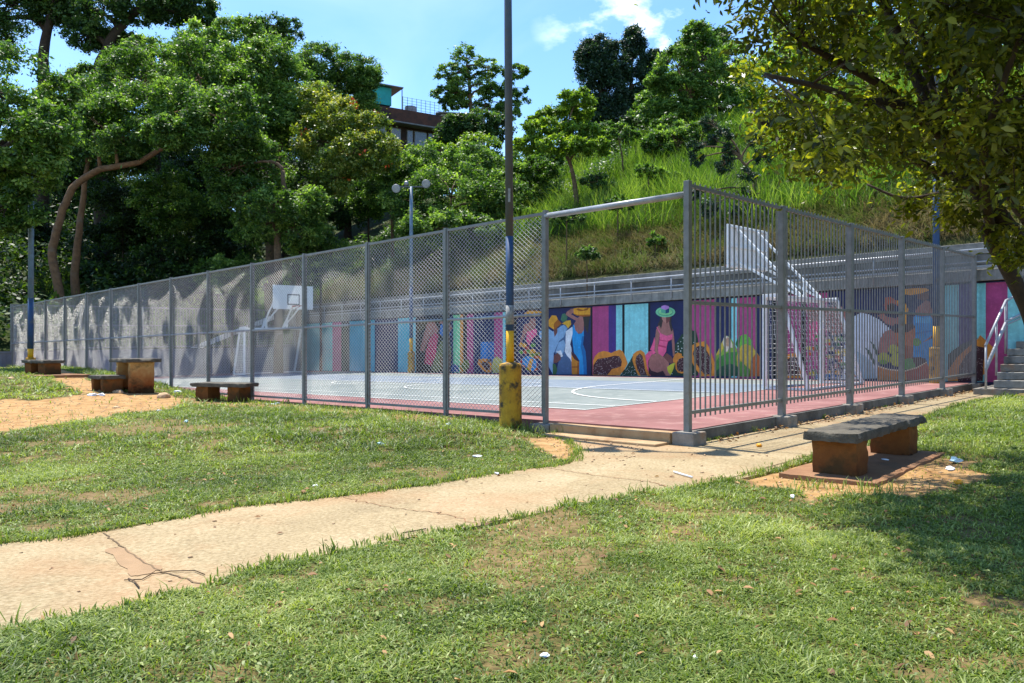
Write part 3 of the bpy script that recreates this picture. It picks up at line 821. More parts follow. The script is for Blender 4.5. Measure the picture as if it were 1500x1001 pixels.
w5.poly((110, 116, 70), Z6((300, 560), (340, 450), (420, 450), (460, 520), (450, 700), (300, 790), (240, 760)), 5)
w5.poly((120, 90, 60), Z6((330, 640), (400, 580), (460, 600), (450, 720), (350, 760)), 6)
w5.poly((40, 84, 140), Z6((455, 740), (490, 700), (540, 720), (545, 790), (470, 795)), 6)
w5.poly((96, 110, 50), Z6((560, 720), (600, 660), (650, 650), (660, 740), (600, 790)), 6)
w5.poly((190, 184, 100), Z6((900, 740), (920, 650), (960, 620), (1020, 650), (1030, 800), (920, 800)), 6)
w5.build()
# market scene by the right goal
w6 = Mural('painted_market_scene', wall)
w6.poly((204, 214, 222), Z4((-90, 820), (-60, 480), (-30, 380), (0, 340), (60, 305), (120, 320), (200, 360), (290, 435), (240, 470), (200, 520), (190, 620), (195, 720), (180, 815)), 2)
w6.poly((160, 184, 196), Z4((20, 600), (90, 640), (150, 700), (180, 815), (60, 815)), 3)
w6.poly((76, 100, 90), Z4((90, 575), (130, 600), (170, 690), (165, 720)), 4)
w6.poly((76, 100, 90), Z4((130, 525), (170, 560), (195, 640), (185, 650)), 4)
w6.poly(SKIN, Z4((195, 620), (200, 520), (240, 455), (290, 435), (330, 470), (330, 560), (260, 620)), 3)
w6.poly(SKIN, Z4((190, 330), (230, 310), (260, 340), (330, 350), (360, 330), (380, 400), (300, 410), (250, 390)), 4)
w6.poly((172, 84, 60), Z4((235, 250), (250, 190), (290, 185), (340, 220), (350, 260), (320, 240), (290, 230), (270, 280), (262, 310)), 4)
w6.poly((58, 36, 34), Z4((262, 310), (262, 250), (300, 230), (320, 260), (300, 310)), 5)
w6.poly(HAT, Z4((330, 210), (400, 230), (425, 280), (410, 360), (415, 430), (380, 430), (370, 300)), 4)
w6.poly((40, 44, 70), Z4((290, 420), (330, 390), (390, 420), (380, 460), (310, 455)), 5)
w6.poly(SEED, Z4((310, 460), (330, 430), (400, 395), (460, 395), (480, 415), (420, 455)), 6)
w6.poly((186, 110, 70), Z4((320, 462), (420, 458), (480, 420), (470, 540), (450, 700), (400, 740), (335, 540)), 5)
w6.poly((150, 82, 54), Z4((330, 540), (460, 570), (455, 660), (400, 690), (350, 600)), 6)
for cx, cy, r in [(235, 660, 48), (310, 590, 40), (340, 670, 56)]: w6.ell((170, 176, 70), 1250 + cx/5.27, 400 + cy/5.27, r/5.27, r*.95/5.27, 7)
w6.ell((104, 150, 60), 1250 + 232/5.27, 400 + 688/5.27, 5.5, 3.5, 8)
w6.ell((92, 160, 82), 1250 + 435/5.27, 400 + 705/5.27, 10, 9, 7)
w6.poly((186, 120, 60), Z4((190, 720), (280, 745), (400, 755), (490, 730), (565, 690), (575, 700), (600, 830), (190, 830)), 6)
w6.poly((170, 76, 56), Z4((400, 760), (500, 735), (570, 695), (600, 830), (420, 830)), 7)
w6.poly(SEED, Z4((455, 655), (520, 648), (565, 685), (500, 730), (480, 720)), 8)
w6.poly((222, 204, 170), Z4((190, 715), (280, 742), (400, 752), (490, 726), (566, 686), (566, 694), (490, 738), (400, 762), (280, 752), (190, 726)), 9)
w6.poly(SKIN, Z4((470, 340), (490, 270), (520, 245), (560, 210), (590, 220), (610, 290), (625, 330), (630, 450), (600, 500), (540, 550), (520, 540), (600, 460), (600, 340)), 4)
w6.poly(SKIN_D, Z4((495, 200), (500, 160), (590, 150), (580, 200), (545, 215)), 5)
w6.poly(HAT, Z4((395, 165), (395, 125), (470, 118), (560, 118), (590, 135), (520, 160), (440, 172)), 6)
w6.poly(SKY, Z4((460, 350), (480, 325), (540, 335), (600, 325), (622, 400), (610, 480), (530, 540), (622, 500), (628, 620), (610, 800), (590, 795), (560, 660), (455, 650), (460, 560), (480, 460)), 5)
w6.poly((90, 184, 230), Z4((480, 340), (540, 345), (600, 335), (600, 390), (480, 385)), 6)
w6.poly((36, 120, 184), Z4((480, 460), (610, 440), (612, 455), (480, 475)), 6)
w6.poly((60, 60, 72), Z4((626, 120), (640, 120), (660, 480), (640, 800), (622, 800), (632, 480)), 3)
for cx, cy, rx, c in [(510, 560, 32, LEAFG)]: w6.ell((104, 160, 70), 1250 + 490/5.27, 400 + 535/5.27, 6, 6, 8)
w6.build()
w7 = Mural('painted_market_scene', wall)     # behind the goal net
w7.poly(SKIN, Z3((480, 200), (600, 180), (780, 170), (830, 230), (800, 400), (700, 420), (600, 300), (500, 320)), 2)
w7.poly(PINK, Z3((500, 330), (560, 290), (600, 330), (590, 460), (510, 470)), 3)
rr = random.Random(5)
for k in range(60):
    x = rr.uniform(1180, 1252); y = rr.uniform(492, 552)
    w7.ell(rr.choice([HAT, (200, 90, 50), LEAFG, DKG, MANGO, (60, 110, 70), (170, 70, 60)]), x, y, rr.uniform(2.5, 5), rr.uniform(2, 4), 3 + (k % 4))
w7.poly((44, 104, 160), Z3((560, 800), (560, 760), (700, 750), (760, 770), (760, 800)), 8)
w7.build()
# ------------------------------------------------------------------ walkway, retaining wall, railings
walk = MB()
walk.boxab(-0.8, 31.6, 12.50, 13.76, 2.385, 2.66)
o = walk.build('walkway', M['concrete'], bevel=0.015); tag(o, kind='structure')
rw = thing('retaining_wall', 'banded grey concrete wall holding the slope above the walkway', 'wall', AB(14, 13.9, 2.6))
for k, (z0, z1, d) in enumerate([(2.4, 2.86, 0.0), (2.872, 3.13, 0.018), (3.142, 3.42, 0.006)]):
    mb = MB(); mb.boxab(-6.5, 32.2, 13.78 + d, 14.1, z0, z1); mb.build('course', M['concrete'] if k != 1 else M['concrete_dark'], rw, bevel=0.012)
mb = MB(); mb.boxab(-6.5, 32.2, 13.83, 14.06, 2.5, 3.40); mb.build('wall_core', M['concrete_dark'], rw)
wr = thing('walkway_railing', 'silver tube railing with three rails along the raised walkway', 'railing', AB(14, 12.47, 2.66))
for z in (3.12, 2.83, 2.71):
    mb = MB(); mb.tube([AB(-0.9 + k * 3.25, 12.46, z) for k in range(11)], 0.026 if z > 3 else 0.018, 8); mb.build('rail', M['rail'], wr, True)
for k in range(22):
    mb = MB(); mb.tube([AB(-0.7 + 1.5 * k, 12.475, 2.44), AB(-0.7 + 1.5 * k, 12.475, 3.10)], 0.021, 8); mb.build('post', M['rail'], wr, True)
# end wall of the court with its own bar fence
ew = thing('end_wall', 'low grey concrete wall closing the far end of the court', 'wall', AB(30.4, 4, 0))
mb = MB(); mb.boxab(30.3, 30.6, -9.0, 12.6, -0.3, 1.12); mb.boxab(30.27, 30.63, -9.0, 12.6, 1.125, 1.2)
M['endwall'] = mat('grey_painted_wall', (120, 124, 134), 0.85, (96, 98, 108), 2.4, (84, 84, 88), 0.8, 0.3, 30)
add_streaks(M['endwall'], 0.5); mb.build('wall_body', M['endwall'], ew)
ef = thing('end_fence', 'grey bar fence standing on the low far end wall', 'fence', AB(30.4, 6, 1.2))
for k in range(6):
    b_ = 0.05 + 2.48 * k
    mb = MB(); mb.boxab(30.405, 30.495, b_ - 0.045, b_ + 0.045, 1.2, 3.06); mb.build('post', M['metal'], ef)
for z in (3.0, 2.22, 1.28):
    mb = MB(); mb.boxab(30.43, 30.47, 0.1, 12.4, z, z + 0.045); mb.build('rail', M['metal'], ef)
for k in range(5):
    mb = MB()
    for j in range(1, 18):
        b_ = 0.05 + 2.48 * k + 2.48 * j / 18
        mb.boxab(30.442, 30.458, b_ - 0.008, b_ + 0.008, 1.26, 3.06)
    mb.build('bar_panel', M['metal'], ef)
rs = MB()
rs.hexa([AB(31.2, 7.4, 1.0), AB(31.5, 7.4, 1.0), AB(31.5, 11.7, 2.6), AB(31.2, 11.7, 2.6), AB(31.2, 7.4, 1.22), AB(31.5, 7.4, 1.22), AB(31.5, 11.7, 2.82), AB(31.2, 11.7, 2.82)])
o = rs.build('ramp_edge', M['white_paint'], bevel=0.02)
tag(o, 'pale sloping ramp edge rising behind the far end wall', 'ramp')

# ------------------------------------------------------------------ wire fence on the left
lf = thing('chain_link_fence', 'tall grey chain link fence in framed panels along the lawn', 'fence', AB(16, 0, 0))
NP, SP, A0 = 13, 2.14, 2.30
ZB, ZT, ZM = 0.06, 2.95, 1.50
for k in range(NP + 1):
    a = A0 + SP * k
    mb = MB(); mb.boxab(a - 0.026, a + 0.026, -0.035, 0.035, -0.04, ZT + 0.02); mb.build('post', M['metal'], lf)
    mb = MB(); mb.boxab(a - 0.19, a + 0.17, -0.16, 0.16, -0.22, -0.035); mb.build('footing', M['pier'], lf, bevel=0.012)
WPITCH = 0.086
for k in range(NP):
    a0, a1 = A0 + SP * k + 0.03, A0 + SP * (k + 1) - 0.03
    mb = MB(); w = 0.032
    mb.boxab(a0, a0 + w, -0.02, 0.02, ZB, ZT); mb.boxab(a1 - w, a1, -0.02, 0.02, ZB, ZT)
    mb.boxab(a0 + w, a1 - w, -0.021, 0.021, ZT - 0.04, ZT - 0.002); mb.boxab(a0 + w, a1 - w, -0.021, 0.021, ZB + 0.002, ZB + 0.04)
    mb.build('panel_frame', M['metal'], lf)
    mb = MB(); mb.tube([AB(a0 + w, -0.022, ZM), AB(a1 - w, -0.022, ZM)], 0.021, 8); mb.build('mid_rail', M['rail'], lf, True)
    # wires: two families of diagonals clipped to the frame, round zigzag strands read as diamonds
    mb = MB(); x0, x1, z0, z1 = a0 + w, a1 - w, ZB + 0.04, ZT - 0.04
    slope = 0.78; r = 0.0028
    rk = random.Random(100 + k)
    for sgn in (1, -1):
        c = z0 - slope * (x1 - x0)
        while c < z1 + slope * (x1 - x0):
            pts = []
            # z = c + slope*t (t measured from x0, or from x1 when falling)
            t0 = max(0.0, (z0 - c) / slope); t1 = min(x1 - x0, (z1 - c) / slope)
            if t1 - t0 > 0.02 and c < z1:
                q = []
                nn = 3
                for j in range(nn + 1):
                    t = t0 + (t1 - t0) * j / nn
                    xx = x0 + t if sgn > 0 else x1 - t
                    bulge = 0.012 * math.sin(3.1 * xx + 2.3 * (c + slope * t) + k)
                    q.append(AB(xx, 0.004 * sgn + bulge, c + slope * t))
                mb.tube(q, r, 5, cap=False)
            c += WPITCH * slope
    mb.build('wire_mesh', M['wire'], lf, True)
# the lintel tube over the entrance
tb = MB(); tb.tube([AB(A0, 0, 2.89), AB(0.05, 0, 2.86)], 0.04, 12)
o = tb.build('entrance_tube', M['rail'], None, True); tag(o, 'silver tube spanning the entrance from wire fence to corner post', 'crossbar')
# ------------------------------------------------------------------ bar fence on the right
bf = thing('bar_fence', 'grey steel bar fence with five panels beside the path', 'fence', AB(0, 6.2, 0))
PB = [0.0, 2.5, 5.0, 7.5, 10.0, 12.42]
for k, b_ in enumerate(PB):
    w = 0.038 if k == 0 else 0.045
    mb = MB(); mb.boxab(-w, w, b_ - w, b_ + w, -0.01, 3.0 if k else 3.02); mb.build('post', M['metal'], bf, bevel=0.004)
    mb = MB(); mb.boxab(-0.17, 0.13, b_ - 0.15, b_ + 0.15, -0.24, 0.0 if k else -0.005); mb.build('footing', M['pier'], bf, bevel=0.015)
for k in range(5):
    b0, b1 = PB[k] + 0.046, PB[k + 1] - 0.046
    for z in (2.945, 1.53, 0.20):
        mb = MB(); mb.boxab(-0.02, 0.02, b0, b1, z, z + 0.042); mb.build('rail', M['metal'], bf)
    mb = MB(); n = 20
    for j in range(1, n):
        b_ = b0 + (b1 - b0) * j / n
        mb.boxab(-0.008, 0.008, b_ - 0.008, b_ + 0.008, 0.15, 3.02)
    mb.build('bar_panel', M['metal'], bf)

# ------------------------------------------------------------------ stairs and handrail
st = thing('staircase', 'grey concrete staircase climbing beside the painted wall', 'stairs', AB(-1.7, 11, -0.2))
for k in range(16):
    z = -0.03 + 0.165 * k
    mb = MB(); b0 = 10.72 + 0.285 * k
    a0 = -0.72 if b0 < 12.4 else -0.84
    mb.boxab(-4.0, a0 if k else -0.40, b0, 15.4, z - 0.15 if k else -0.28, z)
    mb.boxab(-4.0, a0 - 0.002 if k else -0.402, b0 + 0.03, 15.4 - 0.01 * k, z - 0.163, z - 0.149)
    mb.build('step', M['concrete'] if k % 3 else M['pier'], st, bevel=0.012)
hr = thing('stair_handrail', 'silver tube handrail sloping up the left side of the stairs', 'handrail', AB(-0.6, 10.7, 0))
def hz(b): return -0.03 + (b - 10.72) / 0.285 * 0.165
HA = -0.66
for dz, r in ((0.98, 0.03), (0.50, 0.03), (0.42, 0.018)):
    mb = MB(); mb.tube([AB(HA, 10.62, hz(10.62) + dz), AB(HA, 12.35, hz(12.35) + dz)] + ([AB(HA - 0.22, 12.6, hz(12.6) + dz), AB(HA - 0.22, 14.6, hz(14.6) + dz)]), r, 8); mb.build('rail', M['rail'], hr, True)
for b_ in (10.64, 11.5, 12.3):
    mb = MB(); mb.tube([AB(HA, b_, -0.05 + max(0, hz(b_) - 0.15)), AB(HA, b_, hz(b_) + 0.97)], 0.024, 8); mb.build('post', M['rail'], hr, True)

# ------------------------------------------------------------------ goals with basketball boards
def rod(p, q, w, name, m, parent): 
    mb = MB(); mb.beam(p, q, w); return mb.build(name, m, parent, bevel=0.006)
def hoop(mir, label_goal, group):
    G = (lambda a: a) if not mir else (lambda a: 30.05 - a)
    P = lambda a, b, z: AB(G(a), b, z)
    root = thing('goal', label_goal, 'goal', AB(G(3.0), 9.5, 0), group)
    for b_ in (8.0, 11.0):
        rod(P(3.0, b_, 0), P(3.0, b_, 2.06), 0.08, 'goal_post', M['white_paint'], root)
        rod(P(2.62, b_, 2.02), P(2.02, b_, 0.03), 0.07, 'back_stay', M['white_paint'], root)
        rod(P(3.04, b_, 2.06), P(2.60, b_, 2.06), 0.075, 'top_stay', M['white_paint'], root)
        rod(P(3.0, b_, 0.03), P(2.0, b_, 0.03), 0.05, 'ground_rail', M['white_paint'], root)
    rod(P(3.0, 8.04, 2.02), P(3.0, 10.96, 2.02), 0.08, 'crossbar', M['white_paint'], root)
    rod(P(2.62, 8.04, 2.02), P(2.62, 10.96, 2.02), 0.07, 'rear_bar', M['white_paint'], root)
    rod(P(2.02, 8.04, 0.03), P(2.02, 10.96, 0.03), 0.05, 'ground_rail', M['white_paint'], root)
    # net: knotted squares on back, sides and roof
    mb = MB(); rk = random.Random(8 + mir)
    def net(fn, nu, nv):
        g = [[None] * (nv + 1) for _ in range(nu + 1)]
        for i in range(nu + 1):
            for j in range(nv + 1):
                s = 0.016 if 0 < i < nu and 0 < j < nv else 0.0
                a, b, z = fn(i / nu, j / nv)
                g[i][j] = P(a + rk.uniform(-s, s) * 1.6 - 0.05 * math.sin(math.pi * i / nu) * math.sin(math.pi * j / nv), b + rk.uniform(-s, s), max(0.01, z + rk.uniform(-s, s)))
        for i in range(nu + 1): mb.tube(g[i], 0.0042, 3, cap=False)
        for j in range(nv + 1): mb.tube([g[i][j] for i in range(nu + 1)], 0.0042, 3, cap=False)
    net(lambda u, v: (2.60 - 0.62 * v, 8.05 + 2.9 * u, 2.0 - 1.97 * v), 29, 20)
    for b_ in (8.0, 11.0):
        net(lambda u, v: (2.98 - (0.36 + 0.6 * v) * u, b_ + (0.02 if b_ < 9 else -0.02), 2.0 - 1.97 * v), 7, 20)
    net(lambda u, v: (2.97 - 0.34 * v, 8.05 + 2.9 * u, 2.03), 29, 4)
    mb.build('net', M['net'], root)
    # board on its outrigger
    bd = MB(); bd.boxab(min(G(4.26), G(4.30)), max(G(4.26), G(4.30)), 8.66, 10.60, 2.83, 3.87)
    board = bd.build('backboard', M['white_paint'], root, bevel=0.004)
    mb = MB()
    for z in (2.85, 3.33, 3.80):
        mb.beam(P(4.235, 8.68, z + 0.02), P(4.235, 10.58, z + 0.02), 0.045)
    for b_ in (8.70, 9.15, 9.63, 10.1, 10.56):
        mb.beam(P(4.225, b_, 2.86), P(4.225, b_, 3.84), 0.03)
    mb.build('board_ribs', M['white_paint'], board)
    mb = MB()      # shooter's square on the court face
    f0, f1 = 4.303, 4.306
    for (b0, b1, z0, z1) in ((9.33, 9.93, 3.02, 3.07), (9.33, 9.93, 3.44, 3.49), (9.33, 9.38, 3.07, 3.44), (9.88, 9.93, 3.07, 3.44)):
        mb.boxab(min(G(f0), G(f1)), max(G(f0), G(f1)), b0, b1, z0, z1)
    mb.build('target_square', M['black'], board)
    mb = MB()
    mb.tube([P(4.62 + 0.225 * math.cos(t), 9.63 + 0.225 * math.sin(t), 2.97) for t in [2 * math.pi * k / 20 for k in range(21)]], 0.012, 6)
    mb.beam(P(4.3, 9.63, 2.96), P(4.42, 9.63, 2.96), 0.06)
    mb.beam(P(4.3, 9.55, 2.85), P(4.55, 9.45, 2.96), 0.02); mb.beam(P(4.3, 9.71, 2.85), P(4.55, 9.81, 2.96), 0.02)
    mb.build('rim', M['red'], board, False)
    for b_ in (9.03, 10.05):
        rod(P(4.24, b_, 3.80), P(2.62, b_, 2.06), 0.055, 'upper_arm', M['white_paint'], root)
        rod(P(4.24, b_, 3.00), P(2.66, b_, 2.07), 0.055, 'lower_arm', M['white_paint'], root)
        rod(P(3.0, b_, 2.06), P(3.0, b_, 2.48), 0.075, 'strut', M['white_paint'], root)
    return root
hoop(False, 'white goal with net and backboard seen from behind through the bars', 'goals with basketball boards')
hoop(True, 'white goal and basketball board at the far end of the court', 'goals with basketball boards')

# ------------------------------------------------------------------ light poles
def light_pole(label, x, y, gz, H, r, sleeve_r, sleeve_h, y_top, b_top, head_dir, lean=0.0, tape=False, shaft='pole_grey', faded=True, tilt=0.35, big=False):
    z0 = gz + SL * x
    root = thing('light_pole', label, 'light pole', (x, y, z0), 'floodlight poles round the court')
    X = lambda z: x - lean * (z - gz)
    T = lambda z: (X(z), y, z + SL * x)
    mb = MB()
    n = 20; prof = [(0, sleeve_r * 1.0), (sleeve_h * 0.97, sleeve_r), (sleeve_h * 1.0, sleeve_r * 0.93), (sleeve_h * 1.02, r * 1.5), (sleeve_h * 1.03, r * 1.05)]
    mb.tube([T(gz - 0.1 + p[0] if p[0] == 0 else gz + p[0]) for p in prof], [p[1] for p in prof], n)
    mb.build('sleeve', M['yellow'], root, False, bevel=0.0)
    for zA, zB, nm, mm in ((gz + sleeve_h, y_top, 'yellow_band', M['yellow_clean']), (y_top, b_top, 'blue_band', M['blue']), (b_top, gz + H, 'shaft', M[shaft])):
        mb = MB(); mb.tube([T(zA), T((zA + zB) / 2), T(zB)], [r, r, r * (0.85 if nm == 'shaft' else 1)], 14); mb.build(nm, mm, root, True)
    if tape:
        mb = MB(); mb.tube([T(1.37), T(1.64)], r * 1.05, 14); mb.build('tape_wrap', M['tape'], root, True)
        mb = MB(); mb.box((X(3.15), y - r - 0.004, 3.10 + SL * x), (0.034, 0.006, 0.19)); mb.build('sticker', M['tape'], root)
    zt = gz + H
    hd = Vector((head_dir[0], head_dir[1], 0)).normalized(); pr = Vector((-hd.y, hd.x, 0))
    c = Vector(T(zt))
    mb = MB(); mb.beam(c - hd * 0.62, c + hd * 0.62, 0.05); mb.build('cross_arm', M['pole_grey'], root)
    for s in (-1, 1):
        p = c + hd * 0.62 * s + Vector((0, 0, 0.10 * s + 0.02))
        face = Vector(((pr.x * (1 if pr.y < 0 else -1)), (pr.y * (1 if pr.y < 0 else -1)), 0)).normalized() * math.cos(tilt) + Vector((0, 0, -math.sin(tilt)))
        mb = MB(); mb.tube([p - face * 0.32, p - face * 0.22, p - face * 0.12, p, p + face * 0.06], [0.09, 0.10, 0.15, 0.235, 0.245] if big else [0.07, 0.08, 0.11, 0.17, 0.18], 20)
        lamp = mb.build('lamp', M['reflector'], root, True)
        mb = MB(); mb.tube([p + face * 0.061, p + face * 0.068], [0.222, 0.215] if big else [0.16, 0.155], 20); mb.build('lens', M['lens'], lamp)
    mb = MB(); p = c - hd * 0.2 + Vector((0, 0, 0.06)); mb.tube([p, p + Vector((0, 0, 0.10)), p + Vector((0, 0, 0.17))], [0.09, 0.09, 0.05], 12); mb.build('photocell', M['reflector'], root, True)
    return root
M['yellow_clean'] = mat('fresh_yellow_paint', (222, 168, 18), 0.55, (206, 150, 14), 5, (120, 96, 30), 6, am3=(0.66, 0.8))
px0 = (-0.02, 11.15)
light_pole('thick light pole with a stained yellow sleeve in front of the wire fence', px0[0], px0[1], -0.11, 8.3, 0.057, 0.16, 0.92, 1.28, 2.62, (1.0, -0.35), 0.006, True, big=True)
p = AB(20.7, 12.15, 0); light_pole('slim pole with two round lamps before the teal painted wall', p[0], p[1], 0.0, 7.75, 0.075, 0.15, 0.88, 1.45, 3.6, (1, 0.02), 0.0, tilt=0.15, shaft='pole_blue')
p = AB(0.72, 12.1, 0); light_pole('blue light pole with yellow sleeve in front of the market mural', p[0], p[1], 0.0, 7.75, 0.075, 0.155, 0.84, 1.35, 6.6, (1, 0.3), 0.0)
light_pole('light pole with blue and yellow base at the far left end of the fence', -15.7, 25.6, 0.40, 8.2, 0.085, 0.15, 0.55, 1.25, 2.9, (1, -0.4), -0.004, shaft='pole_blue')

# ------------------------------------------------------------------ benches and table
def rough_box(c, size, rz, name, material, parent, step=0.07, amp=0.006, seed=0, chip=0.0):
    """rough cast block: a subdivided box whose faces and edges are uneven"""
    nx, ny, nz_ = [max(2, int(round(s / step))) for s in size]
    vid = {}; V_, F_ = [], []
    rk = random.Random(seed)
    def vert(i, j, k):
        if (i, j, k) not in vid:
            x, y, z = (i / nx - .5) * size[0], (j / ny - .5) * size[1], k / nz_ * size[2]
            e = (i in (0, nx)) + (j in (0, ny)) + (k in (0, nz_))
            am = amp * (1.0 if e < 2 else 1.3)
            x += rk.uniform(-am, am); y += rk.uniform(-am, am); z += rk.uniform(-am, am) * 0.6
            if e >= 2:
                sh = 0.008 + (chip if rk.random() < 0.10 else 0.0)
                x -= math.copysign(sh, x) * (i in (0, nx)); y -= math.copysign(sh, y) * (j in (0, ny)); z -= math.copysign(sh, z - size[2] / 2) * (k in (0, nz_)) * 0.6
            co, si = math.cos(rz), math.sin(rz)
            vid[(i, j, k)] = len(V_); V_.append((c[0] + x * co - y * si, c[1] + x * si + y * co, c[2] + z))
        return vid[(i, j, k)]
    for i in range(nx):
        for j in range(ny):
            F_.append([vert(i, j, 0), vert(i, j+1, 0), vert(i+1, j+1, 0), vert(i+1, j, 0)])
            F_.append([vert(i, j, nz_), vert(i+1, j, nz_), vert(i+1, j+1, nz_), vert(i, j+1, nz_)])
    for i in range(nx):
        for k in range(nz_):
            F_.append([vert(i, 0, k), vert(i+1, 0, k), vert(i+1, 0, k+1), vert(i, 0, k+1)])
            F_.append([vert(i, ny, k), vert(i, ny, k+1), vert(i+1, ny, k+1), vert(i+1, ny, k)])
    for j in range(ny):
        for k in range(nz_):
            F_.append([vert(0, j, k), vert(0, j, k+1), vert(0, j+1, k+1), vert(0, j+1, k)])
            F_.append([vert(nx, j, k), vert(nx, j+1, k), vert(nx, j+1, k+1), vert(nx, j, k+1)])
    mb = MB(); mb.add(V_, F_)
    o = mb.build(name, material, parent, smooth=True)
    o.data.set_sharp_from_angle(angle=math.radians(38))
    return o
def stained(name, top, low, z0, h):
    """ochre plaster with a splash line of soil on its foot (height in the object's own frame)"""
    m, nt_, out_ = newmat(name)
    global nt, tc
    nt = nt_
    b = nt.nodes.new('ShaderNodeBsdfPrincipled'); b.inputs['Roughness'].default_value = 0.95; b.inputs['Specular IOR Level'].default_value = 0.15
    nt.links.new(b.outputs[0], out_.inputs[0])
    tc = nt.nodes.new('ShaderNodeTexCoord')
    sp = nt.nodes.new('ShaderNodeSeparateXYZ'); nt.links.new(tc.outputs['Object'], sp.inputs[0])
    mr = nt.nodes.new('ShaderNodeMapRange'); mr.inputs['From Min'].default_value = z0; mr.inputs['From Max'].default_value = z0 + h
    ad = nt.nodes.new('ShaderNodeMath'); ad.operation = 'MULTIPLY_ADD'; ad.inputs[1].default_value = 0.5
    nt.links.new(nz(7), ad.inputs[0]); nt.links.new(sp.outputs['Z'], ad.inputs[2])
    sb = nt.nodes.new('ShaderNodeMath'); sb.operation = 'SUBTRACT'; sb.inputs[1].default_value = 0.25
    nt.links.new(ad.outputs[0], sb.inputs[0]); nt.links.new(sb.outputs[0], mr.inputs['Value'])
    c1 = ramp(mr.outputs['Result'], [(0.0, tuple(v * 0.45 for v in low)), (0.14, low), (0.55, tuple((a_ + b_) / 2 for a_, b_ in zip(low, top))), (1.0, top)])
    c2 = ramp(nz(9), [(0.3, (0, 0, 0)), (0.7, (255, 255, 255))])
    dk = ramp(nz(3.4), [(0.50, (0, 0, 0)), (0.64, (225, 225, 225))])
    moss = ramp(nz(20), [(0.0, (46, 42, 30)), (1.0, (72, 60, 38))])
    col = mixc(dk, c1, moss)
    nt.links.new(col, b.inputs['Base Color'])
    bp = nt.nodes.new('ShaderNodeBump'); bp.inputs['Strength'].default_value = 0.5; bp.inputs['Distance'].default_value = 0.012
    nt.links.new(nz(50), bp.inputs['Height']); nt.links.new(bp.outputs[0], b.inputs['Normal'])
    return m
M['ochre'] = stained('stained_ochre', (132, 86, 44), (92, 56, 31), 0.0, 0.35)
M['ochre_table'] = stained('stained_pale_ochre', (196, 164, 108), (140, 76, 36), 0.1, 0.62)
def bench(label, cat, name, c, rz, length, width, h, thick, legs, gz, group=None, base=None, legm='ochre', seed=1):
    """c = (x, y) of the slab's centre; legs = list of (offset along, length along, width across)"""
    z0 = gz + SL * c[0]
    root = thing(name, label, cat, (c[0], c[1], z0), group)
    co, si = math.cos(rz), math.sin(rz)
    zl = 0.0
    if base:
        rough_box((c[0] + base[2] * co, c[1] + base[2] * si, z0 - 0.12), (base[0], base[1], 0.12 + base[3]), rz, 'base_slab', M['footslab'], root, 0.12, 0.006, seed + 5, 0.02)
        zl = base[3]
    rough_box((c[0], c[1], z0 + h - thick), (length, width, thick), rz, 'tabletop' if cat == 'table' else 'seat', M['bench_top'], root, 0.055, 0.006, seed, 0.018)
    for k, (off, ll, lw) in enumerate(legs):
        rough_box((c[0] + off * co, c[1] + off * si, z0 + zl - 0.04), (ll, lw, h - thick - zl + 0.045), rz, 'leg', M[legm], root, 0.06, 0.005, seed + 10 + k, 0.012)
    return root
near_rz = math.atan2(1.84, 1.58)
bench('large concrete bench with a dark slab beside the bar fence', 'bench', 'park_bench', (3.54, 7.74), near_rz, 2.42, 0.46, 0.44, 0.09, [(-0.92, 0.32, 0.40), (0.80, 0.34, 0.40)], -0.185, 'concrete benches on the lawn', (2.5, 0.84, -0.05, 0.055), seed=1)
cx, cy, _ = at(330, 592, -0.10)
bench('low pale slab bench in the grass before the wire fence', 'bench', 'park_bench', (cx + 0.15, cy - 0.45), math.radians(-16), 1.34, 0.56, 0.42, 0.085, [(-0.42, 0.32, 0.42), (0.36, 0.30, 0.42)], float(lawn(cx, cy)) - 0.02, 'concrete benches on the lawn', seed=2)
cx, cy, _ = at(192, 577)
bench('tall square concrete table with rust stained legs by the fence', 'table', 'park_table', (cx - 0.05, cy + 0.3), math.radians(140), 0.92, 0.80, 0.80, 0.085, [(-0.30, 0.12, 0.56), (0.32, 0.12, 0.56)], float(lawn(cx, cy)) - 0.01, None, None, 'ochre_table', seed=3)
cx, cy, _ = at(148, 577)
bench('short concrete stool bench just left of the tall table', 'bench', 'park_bench', (cx - 0.05, cy + 0.35), math.radians(140), 0.76, 0.52, 0.41, 0.085, [(-0.25, 0.14, 0.44), (0.25, 0.14, 0.44)], float(lawn(cx, cy)) - 0.01, 'concrete benches on the lawn', seed=4)
cx, cy, _ = at(46, 551)
bench('concrete bench on a slab at the far left foot of the light pole', 'bench', 'park_bench', (cx, cy + 0.5), math.radians(150), 1.05, 0.55, 0.40, 0.085, [(-0.3, 0.34, 0.42), (0.34, 0.3, 0.42)], float(lawn(cx, cy)), 'concrete benches on the lawn', (1.7, 1.3, -0.2, 0.03), seed=5)

